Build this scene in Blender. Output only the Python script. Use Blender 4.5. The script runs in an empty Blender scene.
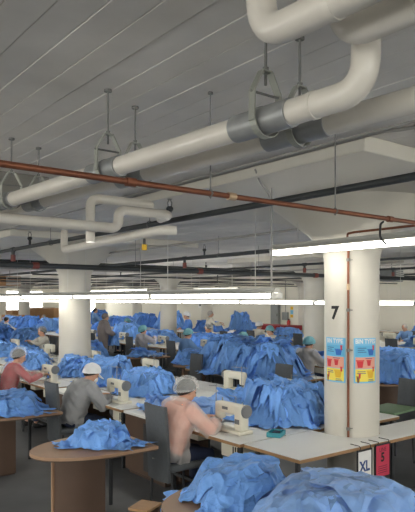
import bpy, bmesh, math, random
import numpy as np
from mathutils import Vector, Matrix, noise, Quaternion
random.seed(7)
PI = math.pi
sc = bpy.context.scene
COL = sc.collection
H = 3.21            # ceiling height; world x runs across the sewing rows, y along them

# ------------------------------------------------------------------ materials
def srgb(r, g, b):
    f = lambda c: (c/255/12.92) if c/255 <= .04045 else ((c/255+.055)/1.055)**2.4
    return (f(r), f(g), f(b), 1)

def mat(name, rgb, rough=.6, metal=0, vary=.08, scale=6, bump=0, bscale=30, emit=None, alpha=1, sheen=0, spec=.5, coat=0, trans=0):
    m = bpy.data.materials.new(name); m.use_nodes = True
    nt = m.node_tree; N = nt.nodes; L = nt.links
    p = N['Principled BSDF']
    c = srgb(*rgb)
    tc = N.new('ShaderNodeTexCoord')
    ns = N.new('ShaderNodeTexNoise'); ns.inputs['Scale'].default_value = scale; ns.inputs['Detail'].default_value = 5
    L.new(tc.outputs['Object'], ns.inputs['Vector'])
    cr = N.new('ShaderNodeMapRange'); cr.inputs[1].default_value = .3; cr.inputs[2].default_value = .7
    cr.inputs[3].default_value = 1-vary; cr.inputs[4].default_value = 1+vary
    L.new(ns.outputs['Fac'], cr.inputs[0])
    mx = N.new('ShaderNodeVectorMath'); mx.operation = 'SCALE'; mx.inputs[0].default_value = c[:3]
    L.new(cr.outputs[0], mx.inputs['Scale']); L.new(mx.outputs[0], p.inputs['Base Color'])
    p.inputs['Roughness'].default_value = rough; p.inputs['Metallic'].default_value = metal
    p.inputs['Specular IOR Level'].default_value = spec
    if coat: p.inputs['Coat Weight'].default_value = coat
    if sheen: p.inputs['Sheen Weight'].default_value = sheen
    if alpha < 1: p.inputs['Alpha'].default_value = alpha
    if emit:
        p.inputs['Emission Color'].default_value = srgb(*emit[0]); p.inputs['Emission Strength'].default_value = emit[1]
    if bump:
        n2 = N.new('ShaderNodeTexNoise'); n2.inputs['Scale'].default_value = bscale; n2.inputs['Detail'].default_value = 4
        L.new(tc.outputs['Object'], n2.inputs['Vector'])
        b = N.new('ShaderNodeBump'); b.inputs['Strength'].default_value = bump; b.inputs['Distance'].default_value = .01
        L.new(n2.outputs['Fac'], b.inputs['Height']); L.new(b.outputs[0], p.inputs['Normal'])
    if trans:
        t = N.new('ShaderNodeBsdfTranslucent'); L.new(mx.outputs[0], t.inputs['Color'])
        mix = N.new('ShaderNodeMixShader'); mix.inputs[0].default_value = trans
        L.new(p.outputs[0], mix.inputs[1]); L.new(t.outputs[0], mix.inputs[2])
        L.new(mix.outputs[0], N['Material Output'].inputs['Surface'])
    return m

M = {}
M['ceiling'] = mat('ceiling_paint', (212,209,204), .75, vary=.12, scale=1.7, bump=.25, bscale=14)
M['ceiling_patch'] = M['ceiling']
M['wall'] = mat('wall_paint', (228,225,213), .8, vary=.03, scale=.7)
M['floor'] = mat('floor_concrete', (88,90,92), .55, vary=.16, scale=2.2, bump=.1, bscale=20)
M['column'] = mat('column_paint', (204,200,189), .5, vary=.03, scale=3, bump=.12, bscale=9)
M['pipe'] = mat('pipe_jacket', (212,207,197), .38, vary=.05, scale=5, coat=.3, bump=.06, bscale=12)
M['galv'] = mat('galvanised_steel', (150,152,152), .42, metal=.35, vary=.12, scale=12)
M['rod'] = mat('steel_rod', (118,118,116), .55, metal=.3)
M['clevis'] = mat('clevis_steel', (150,152,144), .5, metal=.3)
M['copper'] = mat('copper', (124,76,54), .45, metal=.5, vary=.22, scale=8)
M['brass'] = mat('copper_joint', (196,170,140), .4, metal=.6)
M['iron'] = mat('black_iron_pipe', (48,52,54), .5, vary=.15)
M['redpaint'] = mat('red_pipe_fitting', (118,56,48), .5)
M['conduit'] = mat('painted_conduit', (150,148,144), .5)
M['duct'] = mat('grey_duct', (120,118,112), .6)
M['fixture'] = mat('fixture_enamel', (176,176,170), .5, vary=.03)
M['tube'] = mat('fluorescent_tube', (250,250,245), .4, emit=((255,250,240), 11))
M['endcap'] = mat('fixture_end_cap', (214,214,210), .5)
M['top'] = mat('white_laminate', (216,217,214), .42, vary=.03, scale=3)
M['edge'] = mat('wood_edge', (160,124,86), .55, vary=.12, scale=9)
M['desk'] = mat('beech_desk', (156,124,98), .48, vary=.06, scale=4)
M['deskbody'] = mat('brown_desk_body', (84,64,51), .55, vary=.08, scale=4)
M['deskedge'] = mat('dark_desk_edge', (70,54,42), .55)
M['steel'] = mat('dark_steel', (58,60,63), .5, metal=.3)
M['chair'] = mat('grey_upholstery', (86,90,94), .85, vary=.06, scale=30, bump=.3, bscale=180)
M['machine'] = mat('machine_enamel', (222,218,202), .35, vary=.02)
M['grey'] = mat('grey_plastic', (112,114,116), .5)
M['dark'] = mat('black_plastic', (36,37,40), .5)
M['thread'] = mat('thread_cone', (225,228,232), .7)
M['bluethread'] = mat('blue_thread_cone', (82,130,200), .7)
M['skin'] = mat('skin', (204,158,134), .55, vary=.04, scale=9, spec=.3)
M['eye'] = mat('eye_dark', (40,30,26), .3)
M['hair'] = mat('dark_hair', (36,30,28), .55, vary=.3, scale=40)
M['greyhair'] = mat('grey_hair', (170,165,158), .6, vary=.2, scale=40)
M['net'] = mat('hair_net', (238,240,240), .6, alpha=.17, bump=.6, bscale=40)
M['net_white'] = mat('white_bouffant', (226,228,230), .7, bump=.6, bscale=45)
M['teal'] = mat('teal_bouffant', (112,170,180), .7, bump=.6, bscale=45, vary=.12, scale=12)
M['peach'] = mat('peach_sweater', (238,160,128), .85, vary=.06, scale=8)
M['red'] = mat('rose_red_sweater', (180,28,50), .85)
M['whiteg'] = mat('sheer_white_gown', (244,240,236), .5, alpha=.36, vary=.05, scale=10)
M['whiteg2'] = mat('thin_sheer_gown', (244,240,236), .5, alpha=.2, vary=.05, scale=10)
M['greyg'] = mat('grey_sheer_gown', (176,178,180), .6, alpha=.72, vary=.08, scale=9)
M['darkg'] = mat('dark_grey_clothes', (100,104,110), .8)
M['cream'] = mat('cream_gown', (220,216,206), .8)
M['purple'] = mat('slate_violet_shirt', (112,116,150), .8)
M['mauve'] = mat('taupe_gown', (132,124,122), .8)
M['bluecl'] = mat('blue_shirt', (112,150,200), .8)
M['navy'] = mat('navy_trousers', (36,46,72), .8)
M['black'] = mat('black_shoes', (28,28,30), .5)
M['mask'] = mat('white_mask', (235,235,235), .8)
M['card'] = mat('cardboard', (168,128,88), .8, vary=.08)
M['elec'] = mat('grey_enamel_cabinet', (128,132,132), .5)
M['firered'] = mat('extinguisher_red', (200,34,30), .35)
M['redcloth'] = mat('dark_red_cloth', (140,36,44), .8)
M['green'] = mat('green_board', (96,124,92), .6)
M['signpink'] = mat('crimson_paper', (196,56,84), .7)
M['white'] = mat('white_paper', (232,232,230), .7)
M['ink'] = mat('black_ink', (30,30,32), .7, vary=0)
M['inkblue'] = mat('blue_ink', (44,70,130), .7, vary=0)
M['inkmaroon'] = mat('maroon_ink', (110,24,50), .7, vary=0)
M['pcyan'] = mat('print_cyan', (96,178,220), .6, vary=.02)
M['psky'] = mat('print_sky', (120,190,226), .6, vary=.02)
M['psalmon'] = mat('print_salmon', (226,160,140), .6, vary=.02)
M['pyellow'] = mat('print_yellow', (240,222,90), .6, vary=.02)
M['pblue'] = mat('print_blue', (36,104,190), .6, vary=.02)
M['pred'] = mat('print_red', (206,48,56), .6, vary=.02)
M['pgold'] = mat('print_gold', (222,178,40), .6, vary=.02)
M['pbrown'] = mat('print_brown', (130,86,50), .6, vary=.02)
M['tealbox'] = mat('teal_tray', (54,146,160), .5)
M['glass'] = mat('window_daylight', (235,240,250), .5, emit=((245,244,238), 9.0))
def cloth_mat(name, rgb):
    m = mat(name, rgb, .60, vary=.10, scale=2.5, sheen=.08, bump=.35, bscale=26, trans=.10, spec=.35)
    nt = m.node_tree; N = nt.nodes; L = nt.links; p = N['Principled BSDF']
    tc = next(n for n in N if n.type == 'TEX_COORD'); old = p.inputs['Normal'].links[0].from_socket
    nz = N.new('ShaderNodeTexNoise'); nz.inputs['Scale'].default_value = 5; L.new(tc.outputs['Object'], nz.inputs['Vector'])
    ad = N.new('ShaderNodeVectorMath'); ad.operation = 'MULTIPLY_ADD'; L.new(nz.outputs['Color'], ad.inputs[0]); ad.inputs[1].default_value = (.25,.25,.25); L.new(tc.outputs['Object'], ad.inputs[2])
    vo = N.new('ShaderNodeTexVoronoi'); vo.feature = 'F1'; vo.inputs['Scale'].default_value = 9; L.new(ad.outputs[0], vo.inputs['Vector'])
    b = N.new('ShaderNodeBump'); b.inputs['Strength'].default_value = .55; b.inputs['Distance'].default_value = .05
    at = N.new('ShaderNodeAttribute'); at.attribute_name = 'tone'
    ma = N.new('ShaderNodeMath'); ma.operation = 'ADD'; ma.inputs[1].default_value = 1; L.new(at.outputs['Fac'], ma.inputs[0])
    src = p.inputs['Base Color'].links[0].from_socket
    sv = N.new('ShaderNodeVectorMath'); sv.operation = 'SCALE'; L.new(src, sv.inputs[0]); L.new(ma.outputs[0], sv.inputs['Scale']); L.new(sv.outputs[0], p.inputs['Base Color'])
    L.new(vo.outputs['Distance'], b.inputs['Height']); L.new(old, b.inputs['Normal']); L.new(b.outputs[0], p.inputs['Normal'])
    return m
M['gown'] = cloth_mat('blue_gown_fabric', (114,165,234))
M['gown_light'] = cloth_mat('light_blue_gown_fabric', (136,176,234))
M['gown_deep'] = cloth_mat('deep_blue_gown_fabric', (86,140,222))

# ------------------------------------------------------------------ mesh helpers
class MB:
    def __init__(s): s.v = []; s.f = []
    def add(s, v, f):
        o = len(s.v); s.v += [tuple(p) for p in v]; s.f += [tuple(i+o for i in q) for q in f]; return s
    def box(s, x0, x1, y0, y1, z0, z1, b=0, rot=None):
        if b <= 0:
            v = [(x, y, z) for z in (z0, z1) for y in (y0, y1) for x in (x0, x1)]
            f = [(0,2,3,1),(4,5,7,6),(0,1,5,4),(2,6,7,3),(0,4,6,2),(1,3,7,5)]
        else:
            b = min(b, (x1-x0)*.45, (y1-y0)*.45, (z1-z0)*.45)
            bm = bmesh.new(); bmesh.ops.create_cube(bm, size=1)
            for q in bm.verts:
                q.co = Vector(((x0+x1)/2+q.co.x*(x1-x0), (y0+y1)/2+q.co.y*(y1-y0), (z0+z1)/2+q.co.z*(z1-z0)))
            bmesh.ops.bevel(bm, geom=bm.edges[:], offset=b, segments=2, profile=.5, affect='EDGES')
            bm.verts.index_update()
            v = [tuple(q.co) for q in bm.verts]; f = [tuple(w.index for w in q.verts) for q in bm.faces]; bm.free()
        if rot: 
            c = Vector(rot[1]); v = [tuple(rot[0] @ (Vector(p)-c) + c) for p in v]
        return s.add(v, f)
    def tube(s, pts, rad, n=12, caps=True):
        pts = [Vector(p) for p in pts]
        if not isinstance(rad, (list, tuple)): rad = [rad]*len(pts)
        v = []; f = []
        prev = None
        for i, p in enumerate(pts):
            if i == 0: t = pts[1]-p
            elif i == len(pts)-1: t = p-pts[i-1]
            else: t = (pts[i+1]-p).normalized()+(p-pts[i-1]).normalized()
            t.normalize()
            if prev is None:
                a = Vector((0,0,1)) if abs(t.z) < .9 else Vector((1,0,0))
                u = t.cross(a).normalized()
            else:
                u = (prev-t*prev.dot(t)).normalized()
            prev = u; w = t.cross(u)
            r = rad[i]; rx, ry = r if isinstance(r, tuple) else (r, r)
            for k in range(n):
                a = 2*PI*k/n; v.append(p+u*math.cos(a)*rx+w*math.sin(a)*ry)
        for i in range(len(pts)-1):
            for k in range(n):
                k2 = (k+1) % n
                f.append((i*n+k, i*n+k2, (i+1)*n+k2, (i+1)*n+k))
        if caps:
            f.append(tuple(range(n-1, -1, -1))); f.append(tuple((len(pts)-1)*n+k for k in range(n)))
        return s.add(v, f)
    def lathe(s, prof, c=(0,0,0), n=32, axis='z'):
        v = []; f = []
        for r, z in prof:
            for k in range(n):
                a = 2*PI*k/n
                p = (r*math.cos(a), r*math.sin(a), z)
                if axis == 'y': p = (p[0], p[2], -p[1])
                if axis == 'x': p = (p[2], p[0], p[1])
                v.append((p[0]+c[0], p[1]+c[1], p[2]+c[2]))
        for i in range(len(prof)-1):
            for k in range(n):
                k2 = (k+1) % n; f.append((i*n+k, i*n+k2, (i+1)*n+k2, (i+1)*n+k))
        f.append(tuple(range(n-1, -1, -1))); f.append(tuple((len(prof)-1)*n+k for k in range(n)))
        return s.add(v, f)
    def prism(s, outline, z0, z1):
        n = len(outline)
        v = [(x, y, z0) for x, y in outline]+[(x, y, z1) for x, y in outline]
        f = [tuple(range(n-1, -1, -1)), tuple(range(n, 2*n))]+[(i, (i+1) % n, n+(i+1) % n, n+i) for i in range(n)]
        return s.add(v, f)
    def ball(s, c, r, n=16, m=10, rot=None):
        r = r if isinstance(r, tuple) else (r, r, r)
        v = []; f = []
        for j in range(1, m):
            t = PI*j/m
            for k in range(n):
                a = 2*PI*k/n
                v.append(Vector((math.sin(t)*math.cos(a)*r[0], math.sin(t)*math.sin(a)*r[1], math.cos(t)*r[2])))
        v.append(Vector((0,0,r[2]))); v.append(Vector((0,0,-r[2])))
        T, B = len(v)-2, len(v)-1
        for j in range(m-2):
            for k in range(n):
                k2 = (k+1) % n; f.append((j*n+k, (j+1)*n+k, (j+1)*n+k2, j*n+k2))
        for k in range(n):
            f.append((T, k, (k+1) % n)); f.append((B, (m-2)*n+(k+1) % n, (m-2)*n+k))
        if rot: v = [rot @ p for p in v]
        c = Vector(c); return s.add([p+c for p in v], f)
    def mesh(s, name, m, smooth=False):
        me = bpy.data.meshes.new(name); me.from_pydata(s.v, [], s.f)
        bm = bmesh.new(); bm.from_mesh(me); bmesh.ops.recalc_face_normals(bm, faces=bm.faces[:]); bm.to_mesh(me); bm.free()
        me.materials.append(M[m] if isinstance(m, str) else m)
        if smooth:
            me.polygons.foreach_set('use_smooth', [True]*len(me.polygons))
            if smooth != 'all' and hasattr(me, 'set_sharp_from_angle'): me.set_sharp_from_angle(angle=math.radians(50))
        return me
    def build(s, name, m, parent=None, smooth=False, loc=None):
        return link(name, s.mesh(name, m, smooth), parent, loc)

def link(name, me, parent=None, loc=None, rz=0):
    o = bpy.data.objects.new(name, me); COL.objects.link(o)
    if parent: o.parent = parent
    if loc: o.location = loc
    o.rotation_euler = (0, 0, rz)
    return o
def tag(o, label, cat, group=None, kind=None):
    if label: o['label'] = label
    if cat: o['category'] = cat
    if group: o['group'] = group
    if kind: o['kind'] = kind
    return o
def thing(name, label, cat, loc=(0,0,0), rz=0, group=None):
    o = bpy.data.objects.new(name, None); COL.objects.link(o); o.location = loc; o.rotation_euler = (0,0,rz)
    o.empty_display_size = .1
    return tag(o, label, cat, group)
def struct(name, mb, m, smooth=False):
    o = mb.build(name, m, None, smooth); o['kind'] = 'structure'; return o
def kids(o): return [c for c in ALL_KIDS.get(o.name, [])]
ALL_KIDS = {}
def dup(root, loc, rz, label, group=None, mats=None, scale=None):
    r = root.copy(); COL.objects.link(r); r.location = loc; r.rotation_euler = (0,0,rz)
    if scale: r.scale = scale
    r['label'] = label
    if group: r['group'] = group
    def rec(a, b):
        for ch in list(a.children):
            c = ch.copy(); COL.objects.link(c); c.parent = b; rec(ch, c)
    rec(root, r)
    return r

# ------------------------------------------------------------------ room shell
X0, X1, Y0, Y1 = -7.0, 23.2, -7.0, 43.5
struct('floor', MB().box(X0, X1, Y0, Y1, -.1, 0), 'floor')
def wall_with_windows(name, axis, pos, a0, a1, wins, thick=.25, out=1):
    mb = MB(); zs = (1.05, 2.75)
    def seg(u0, u1, z0, z1):
        p0, p1 = (pos, pos+thick*out) if out > 0 else (pos-thick, pos)
        if axis == 'x': mb.box(p0, p1, u0, u1, z0, z1)
        else: mb.box(u0, u1, p0, p1, z0, z1)
    cur = a0
    for w0, w1 in wins:
        seg(cur, w0, 0, H); seg(w0, w1, 0, zs[0]); seg(w0, w1, zs[1], H); cur = w1
    seg(cur, a1, 0, H)
    struct(name, mb, 'wall')
NWIN = [0]
def window(axis, pos, w0, w1, out):
    NWIN[0] += 1; n = NWIN[0]; zs = (1.05, 2.75)
    r = bpy.data.objects.new('window_%d' % n, None); COL.objects.link(r); r['kind'] = 'structure'
    q = pos+.12*out
    def bx(mb, u0, u1, z0, z1, t=.03):
        if axis == 'x': mb.box(q-t, q+t, u0, u1, z0, z1)
        else: mb.box(u0, u1, q-t, q+t, z0, z1)
    fr = MB(); e = .05
    bx(fr, w0, w0+e, *zs); bx(fr, w1-e, w1, *zs); bx(fr, w0+e, w1-e, zs[0], zs[0]+e); bx(fr, w0+e, w1-e, zs[1]-e, zs[1])
    k = (w1-w0)/3
    for i in (1, 2): bx(fr, w0+k*i-.02, w0+k*i+.02, zs[0]+e, zs[1]-e, .02)
    bx(fr, w0+e, w1-e, 1.88, 1.92, .015)
    fr.build('window_frame', 'endcap', r)
    gl = MB(); bx(gl, w0+e, w1-e, zs[0]+e, zs[1]-e, .005); gl.build('pane', 'glass', r)
winL = [(2.0+i*4.4, 4.8+i*4.4) for i in range(5)]
wall_with_windows('wall_left', 'y', Y1, X0, X1, winL); [window('y', Y1, a, b, 1) for a, b in winL]
struct('wall_back', MB().box(X1, X1+.25, Y0, Y1, 0, H), 'wall')
fillWinF = [(-5.5+i*4.6, -2.5+i*4.6) for i in range(10)]  # unseen windows, added to give soft side light from behind the camera
wall_with_windows('wall_front', 'x', X0, Y0, Y1, fillWinF, out=-1); [window('x', X0, a, b, -1) for a, b in fillWinF]
fillWinR = [(-5+i*4.6, -2+i*4.6) for i in range(6)]  # more added windows out of view, they brighten the overhead pipes
wall_with_windows('wall_right', 'y', Y0, X0, X1, fillWinR, out=-1); [window('y', Y0, a, b, -1) for a, b in fillWinR]
# board formed ceiling: one strip per board, each with its own tiny step and groove
mb = MB(); x = X0; rc = random.Random(3)
while x < X1:
    w = .152; dz = rc.uniform(-.0020, .0020)
    x1 = min(x+w, X1)
    prof = [(x, H+.006), (x+.0035, H+dz), (x1-.0035, H+dz+rc.uniform(-.0008, .0008)), (x1, H+.006)]
    v = []; f = []
    ys = (Y0, Y1)
    for yy in ys:
        for px, pz in prof: v.append((px, yy, pz))
    for i in range(3): f.append((i, i+1, 5+i, 4+i))
    mb.add(v, f); x = x1
mb.box(X0, X1, Y0, Y1, H+.03, H+.2)
struct('ceiling', mb, 'ceiling')

# ------------------------------------------------------------------ columns
CAP = [(.30,2.42),(.301,2.55),(.315,2.62),(.36,2.70),(.46,2.80),(.62,2.93),(.84,3.10)]
def column(x, y, label, r=.30):
    t = thing('concrete_column', label, 'column', (x, y, 0), 0, 'round white mushroom columns')
    MB().lathe([(r,0),(r,2.42)], n=48).build('shaft', 'column', t, True)
    MB().lathe([(a-(.30-r)*max(0, (2.9-b)/.48), b) for a, b in CAP], n=48).build('capital', 'column', t, True)
    MB().box(-1.8,1.8,-1.55,1.55,3.10,3.209,.012).build('drop_panel', 'column', t)
    return t
column(5.02, 4.02, 'nearest round white column, painted with a black 7 and two posters', .28)
column(5.05, 10.66, 'second largest round white column, left of centre behind the front sewing row')
column(12.25, 11.05, 'white column half hidden just left of the column numbered 7')
column(12.25, 18.1, 'slim white column beside the seated worker in teal cap, middle of the hall')
column(12.25, 25.15, 'white column far back, mostly behind the large left column')
column(12.25, 32.2, 'thin white column at the far left among cardboard cartons')
column(19.45, 18.1, 'farther white column seen behind the half hidden one')
column(19.45, 25.15, 'slim far white column near the notices on the back wall')
column(19.45, 32.2, 'tiny white column far back, right of the large left column')
column(19.45, 39.25, 'most distant white column against the left end wall')

# number, posters and standpipe on the near column
def text_mesh(body, size, bold=0, z=0):
    cu = bpy.data.curves.new('t', 'FONT'); cu.body = body; cu.size = size; cu.align_x = 'CENTER'; cu.align_y = 'CENTER'
    cu.offset = bold; cu.resolution_u = 3
    o = bpy.data.objects.new('t', cu); COL.objects.link(o)
    dg = bpy.context.evaluated_depsgraph_get(); me = bpy.data.meshes.new_from_object(o.evaluated_get(dg))
    v = [tuple(q.co) for q in me.vertices]; f = [tuple(p.vertices) for p in me.polygons]
    bm = bmesh.new(); bm.from_mesh(me)
    xs = [q[0] for q in v]; k = min(xs)
    while k < max(xs):
        bmesh.ops.bisect_plane(bm, geom=bm.verts[:]+bm.edges[:]+bm.faces[:], plane_co=(k,0,0), plane_no=(1,0,0)); k += .012
    bm.verts.index_update(); v = [tuple(q.co) for q in bm.verts]; f = [tuple(w.index for w in q.verts) for q in bm.faces]; bm.free()
    bpy.data.objects.remove(o); bpy.data.curves.remove(cu); bpy.data.meshes.remove(me)
    return v, f
CX, CY, RC = 5.02, 4.02, .28
A0 = math.atan2(-4.0, -5.05)           # the side of the column that faces the camera's aisle
def wrap(u, z, r): 
    a = A0 + u/RC                       # u in metres to the viewer's right
    return (CX+r*math.cos(a), CY+r*math.sin(a), z)
def curved_text(body, size, uc, zc, r, bold=0, sx=1, sz=1):
    v, f = text_mesh(body, size, bold)
    return MB().add([wrap(uc+p[0]*sx, zc+p[1]*sz, r) for p in v], f)
def curved_rect(u0, u1, z0, z1, r, n=8):
    v = []; f = []
    for i in range(n+1):
        u = u0+(u1-u0)*i/n
        v += [wrap(u, z0, r), wrap(u, z1, r), wrap(u, z1, r-.0008), wrap(u, z0, r-.0008)]
    for i in range(n):
        a, b = 4*i, 4*i+4
        f += [(a, b, b+1, a+1), (a+1, b+1, b+2, a+2), (a+2, b+2, b+3, a+3), (a+3, b+3, b, a)]
    f += [(0,1,2,3), (4*n+3,4*n+2,4*n+1,4*n)]
    return MB().add(v, f)
o = curved_text('7', .18, -.175, 1.985, .2825, .007).build('painted_number', 'ink')
tag(o, 'black numeral 7 painted on the nearest white column', 'painted number')
def poster(uc, label, head):
    r = .2820; z0, z1 = 1.29, 1.74; hw = .128
    t = thing('poster', label, 'poster', (0,0,0), 0, 'sorting posters on the column')
    curved_rect(uc-hw, uc+hw, z0, z1, r).build('sheet', 'psky', t)
    curved_text(head, .062, uc, z1-.035, r+.0022, .0015, sx=.8).build('heading', 'white', t)
    def blk(a, b, m, nm): return curved_rect(uc-hw+.016, uc+hw-.016, a, b, r+.0012).build(nm, m, t)
    blk(1.555, 1.665, 'pcyan', 'cyan_block'); blk(1.435, 1.548, 'psalmon', 'salmon_block'); blk(z0+.015, 1.43, 'pyellow', 'yellow_block')
    def bin_(u, z, w, h, m, nm):
        mb = MB(); rr = r+.0024
        for wt, wb, za, zb in ((.5,.34,.42,-.5), (.6,.6,.58,.44)):
            v = []; n = 6
            for i in range(n+1):
                k = -1+2*i/n; v += [wrap(uc+u+w*wt*k, z+h*za, rr), wrap(uc+u+w*wb*k, z+h*zb, rr)]
            mb.add(v, [(2*i, 2*i+2, 2*i+3, 2*i+1) for i in range(n)])
        mb.build(nm, m, t)
    bin_(.055, 1.595, .075, .058, 'pblue', 'blue_bin_picture')
    bin_(-.065, 1.48, .07, .07, 'pred', 'red_bin_picture'); bin_(.03, 1.49, .05, .055, 'pred', 'red_bin_picture')
    bin_(.05, 1.375, .08, .07, 'pgold', 'yellow_bin_picture')
    for (u, z) in ((.085, 1.64), (.085, 1.425), (-.07, 1.36)):
        bin_(u, z, .022, .045, 'pred', 'figure_picture')
    bin_(-.085, 1.325, .03, .06, 'pbrown', 'figure_picture')
    mb = MB()
    for (u, z, w) in ((-.045,1.64,.09), (-.055,1.62,.07), (-.045,1.60,.09), (.03,1.535,.08), (-.05,1.405,.08), (-.05,1.388,.09), (.055,1.325,.06), (.055,1.31,.07)):
        c = curved_rect(uc+u-w/2, uc+u+w/2, z-.003, z+.003, r+.0022, 3); mb.add(c.v, c.f)
    mb.build('printed_lines', 'inkblue', t)
poster(-.185, 'left blue and yellow poster taped on the numbered column', 'BIN TYPE')
poster(.150, 'right blue and yellow poster taped on the numbered column', 'BIN TYPES')
t = thing('copper_standpipe', 'thin vertical copper pipe running down the front of the numbered column', 'pipe')
px, py = wrap(-.028, 0, .305)[:2]
MB().tube([(px,py,.757),(px,py,2.62)], .0125, 12).build('pipe', 'copper', t, True)
for z in (.84, 1.62, 2.02, 2.52):
    mb = MB(); mb.tube([(px,py,z-.015),(px,py,z+.015)], .019, 12)
    q = wrap(-.028, z, .281); q2 = wrap(.012, z, .281); mb.tube([(px,py,z), q], .008, 8); mb.tube([q, q2], .006, 8); mb.build('pipe_clamp', 'rod', t)
MB().tube([(px,py,2.22),(px,py,2.28)], .017, 12).build('coupling', 'brass', t, True)

# ------------------------------------------------------------------ overhead pipes
def bend(pts, r=.1, n=6):
    out = [Vector(pts[0])]
    for i in range(1, len(pts)-1):
        p = Vector(pts[i]); a = (Vector(pts[i-1])-p); b = (Vector(pts[i+1])-p)
        rr = min(r, a.length*.49, b.length*.49); a.normalize(); b.normalize()
        P0, P2 = p+a*rr, p+b*rr
        for k in range(n+1):
            s = k/n; out.append(P0*(1-s)**2+p*2*s*(1-s)+P2*s*s)
    out.append(Vector(pts[-1])); return out
def jacket_pipe(name, label, pts, r=.0465, rb=.11, sleeves=(), seams=()):
    t = thing(name, label, 'pipe', (0,0,0), 0, 'white insulated overhead pipes')
    MB().tube(bend(pts, rb, 8), r, 28).build('insulated_pipe', 'pipe', t, True)
    for (a, b) in sleeves:
        a, b = Vector(a), Vector(b); mb = MB(); mb.tube([a, b], r+.006, 28); m = (a+b)/2; dd = (b-a).normalized()*.008
        mb.tube([m-dd, m+dd], r+.009, 28); mb.build('metal_sleeve', 'galv', t, True)
    for s in seams:
        s0, s1 = Vector(s[0]), Vector(s[1]); MB().tube([s0, s1], r+.0025, 28).build('jacket_joint', 'pipe', t, True)
    return t
def p1(y): return (1.43+(4.0-y)*.050, y, 2.798)
def p2(y): return (1.67+(4.15-y)*.060, y, 2.822)
jacket_pipe('insulated_pipe_run', 'lower front white insulated pipe with upturned elbow at right and two steel sleeves',
    [p1(9.0), p1(1.2), (1.57,1.2,3.205)], sleeves=[(p1(1.80),p1(1.51)), (p1(2.92),p1(2.64)), (p1(4.18),p1(3.95))],
    seams=[(p1(1.42),p1(1.40)), ((1.57,1.2,2.95),(1.57,1.2,2.97))], rb=.11)
jacket_pipe('insulated_pipe_run', 'white insulated pipe running right behind and below the elbowed one',
    [p2(9.0), p2(-3)], sleeves=[(p2(1.90),p2(1.57)), (p2(3.06),p2(2.80)), (p2(4.30),p2(4.02))], seams=[(p2(1.2),p2(1.18))])
jacket_pipe('insulated_pipe_run', 'topmost large white pipe turning up into the ceiling, top right',
    [(1.255,1.36,3.205), (1.255,1.34,2.93), (1.37,-3,2.93)], rb=.1, seams=[((1.263,1.08,2.93),(1.264,1.06,2.93)), ((1.255,1.359,3.10),(1.255,1.359,3.08))])
jacket_pipe('insulated_pipe_run', 'upper right white pipe whose elbow end sits just beyond the topmost pipe',
    [(1.445,1.20,3.205), (1.445,1.19,2.93), (1.54,-3,2.93)], rb=.1, seams=[((1.4515,.95,2.93),(1.452,.93,2.93))])
jacket_pipe('insulated_cross_pipe', 'white pipe crossing left to right and stepping up at its elbow, left of centre',
    [(.2,4.40,2.73), (2.53,4.50,2.73), (2.53,4.50,2.89), (3.06,4.50,2.89), (3.12,4.75,2.89)], .042, .09)
jacket_pipe('insulated_branch_pipe', 'short white pipe rising then running right above the stepped one',
    [(2.37,4.70,2.62), (2.37,4.70,3.0), (3.0,4.70,3.0), (3.05,4.95,3.0)], .040, .08)
jacket_pipe('insulated_low_pipe', 'lowest white pipe slanting up right beneath the elbow cluster',
    [(2.86,6.3,2.90),(2.85,6.3,2.68), (2.65,4.02,2.68), (2.76,3.97,2.68)], .040, .07)
t = thing('valve_handle', 'small black and yellow valve handle hanging under the lowest white pipe', 'valve', (2.74,4.42,2.60))
MB().tube([(0,0,.05),(0,0,0)], .012, 8).build('valve_stem', 'dark', t); MB().box(-.022,.022,-.01,.01,-.05,.0,.004).build('lever', 'pgold', t)
o = MB().box(.6, 2.15, 5.05, 6.1, 3.0, 3.208, .01).build('ceiling_duct', 'duct'); tag(o, 'flat grey duct box behind the white pipes, upper left', 'duct')

# clevis hangers
def hanger(x, y, zp, r, label):
    t = thing('clevis_hanger', label, 'pipe hanger', (x, y, zp), 0, 'steel clevis hangers')
    top = H-zp
    MB().tube([(0,0,r+.075),(0,0,top)], .0055, 8).build('threaded_rod', 'rod', t)
    mb = MB(); mb.lathe([(.02,top-.012),(.02,top)], n=12); mb.build('ceiling_anchor', 'rod', t)
    mb = MB(); w = .016; k = r+.008
    path = [(-k*.35, r+.125), (-k*1.05, r+.045), (-k*1.08, -.01)]
    for s in (1, -1):
        q = [(s*a, b) for a, b in path]
        for (a, b), (c, d) in zip(q, q[1:]):
            n = Vector((b-d, c-a)).normalized()*.003
            mb.add([(a-n.x,-w,b-n.y),(a+n.x,-w,b+n.y),(c+n.x,-w,d+n.y),(c-n.x,-w,d-n.y),(a-n.x,w,b-n.y),(a+n.x,w,b+n.y),(c+n.x,w,d+n.y),(c-n.x,w,d-n.y)],
                   [(0,1,2,3),(4,7,6,5),(0,4,5,1),(3,2,6,7),(0,3,7,4),(1,5,6,2)])
    mb.box(-k*.37, k*.37, -w, w, r+.122, r+.128); mb.build('clevis_yoke', 'clevis', t)
    MB().tube([(-k*1.15,0,r+.04),(k*1.15,0,r+.04)], .005, 8).build('cross_bolt', 'rod', t)
    MB().lathe([(.012,r+.128),(.012,r+.142)], n=6).build('nut', 'rod', t)
    # saddle band
    mb = MB(); n = 14
    for i in range(n):
        a, b = PI+PI*i/n, PI+PI*(i+1)/n
        q = lambda a, rr: (rr*math.cos(a), rr*math.sin(a))
        P = [q(a,k), q(a,k+.003), q(b,k+.003), q(b,k)]
        mb.add([(p[0],-w,p[1]) for p in P]+[(p[0],w,p[1]) for p in P], [(0,1,2,3),(4,7,6,5),(0,4,5,1),(3,2,6,7),(0,3,7,4),(1,5,6,2)])
    mb.build('saddle_band', 'clevis', t)
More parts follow.
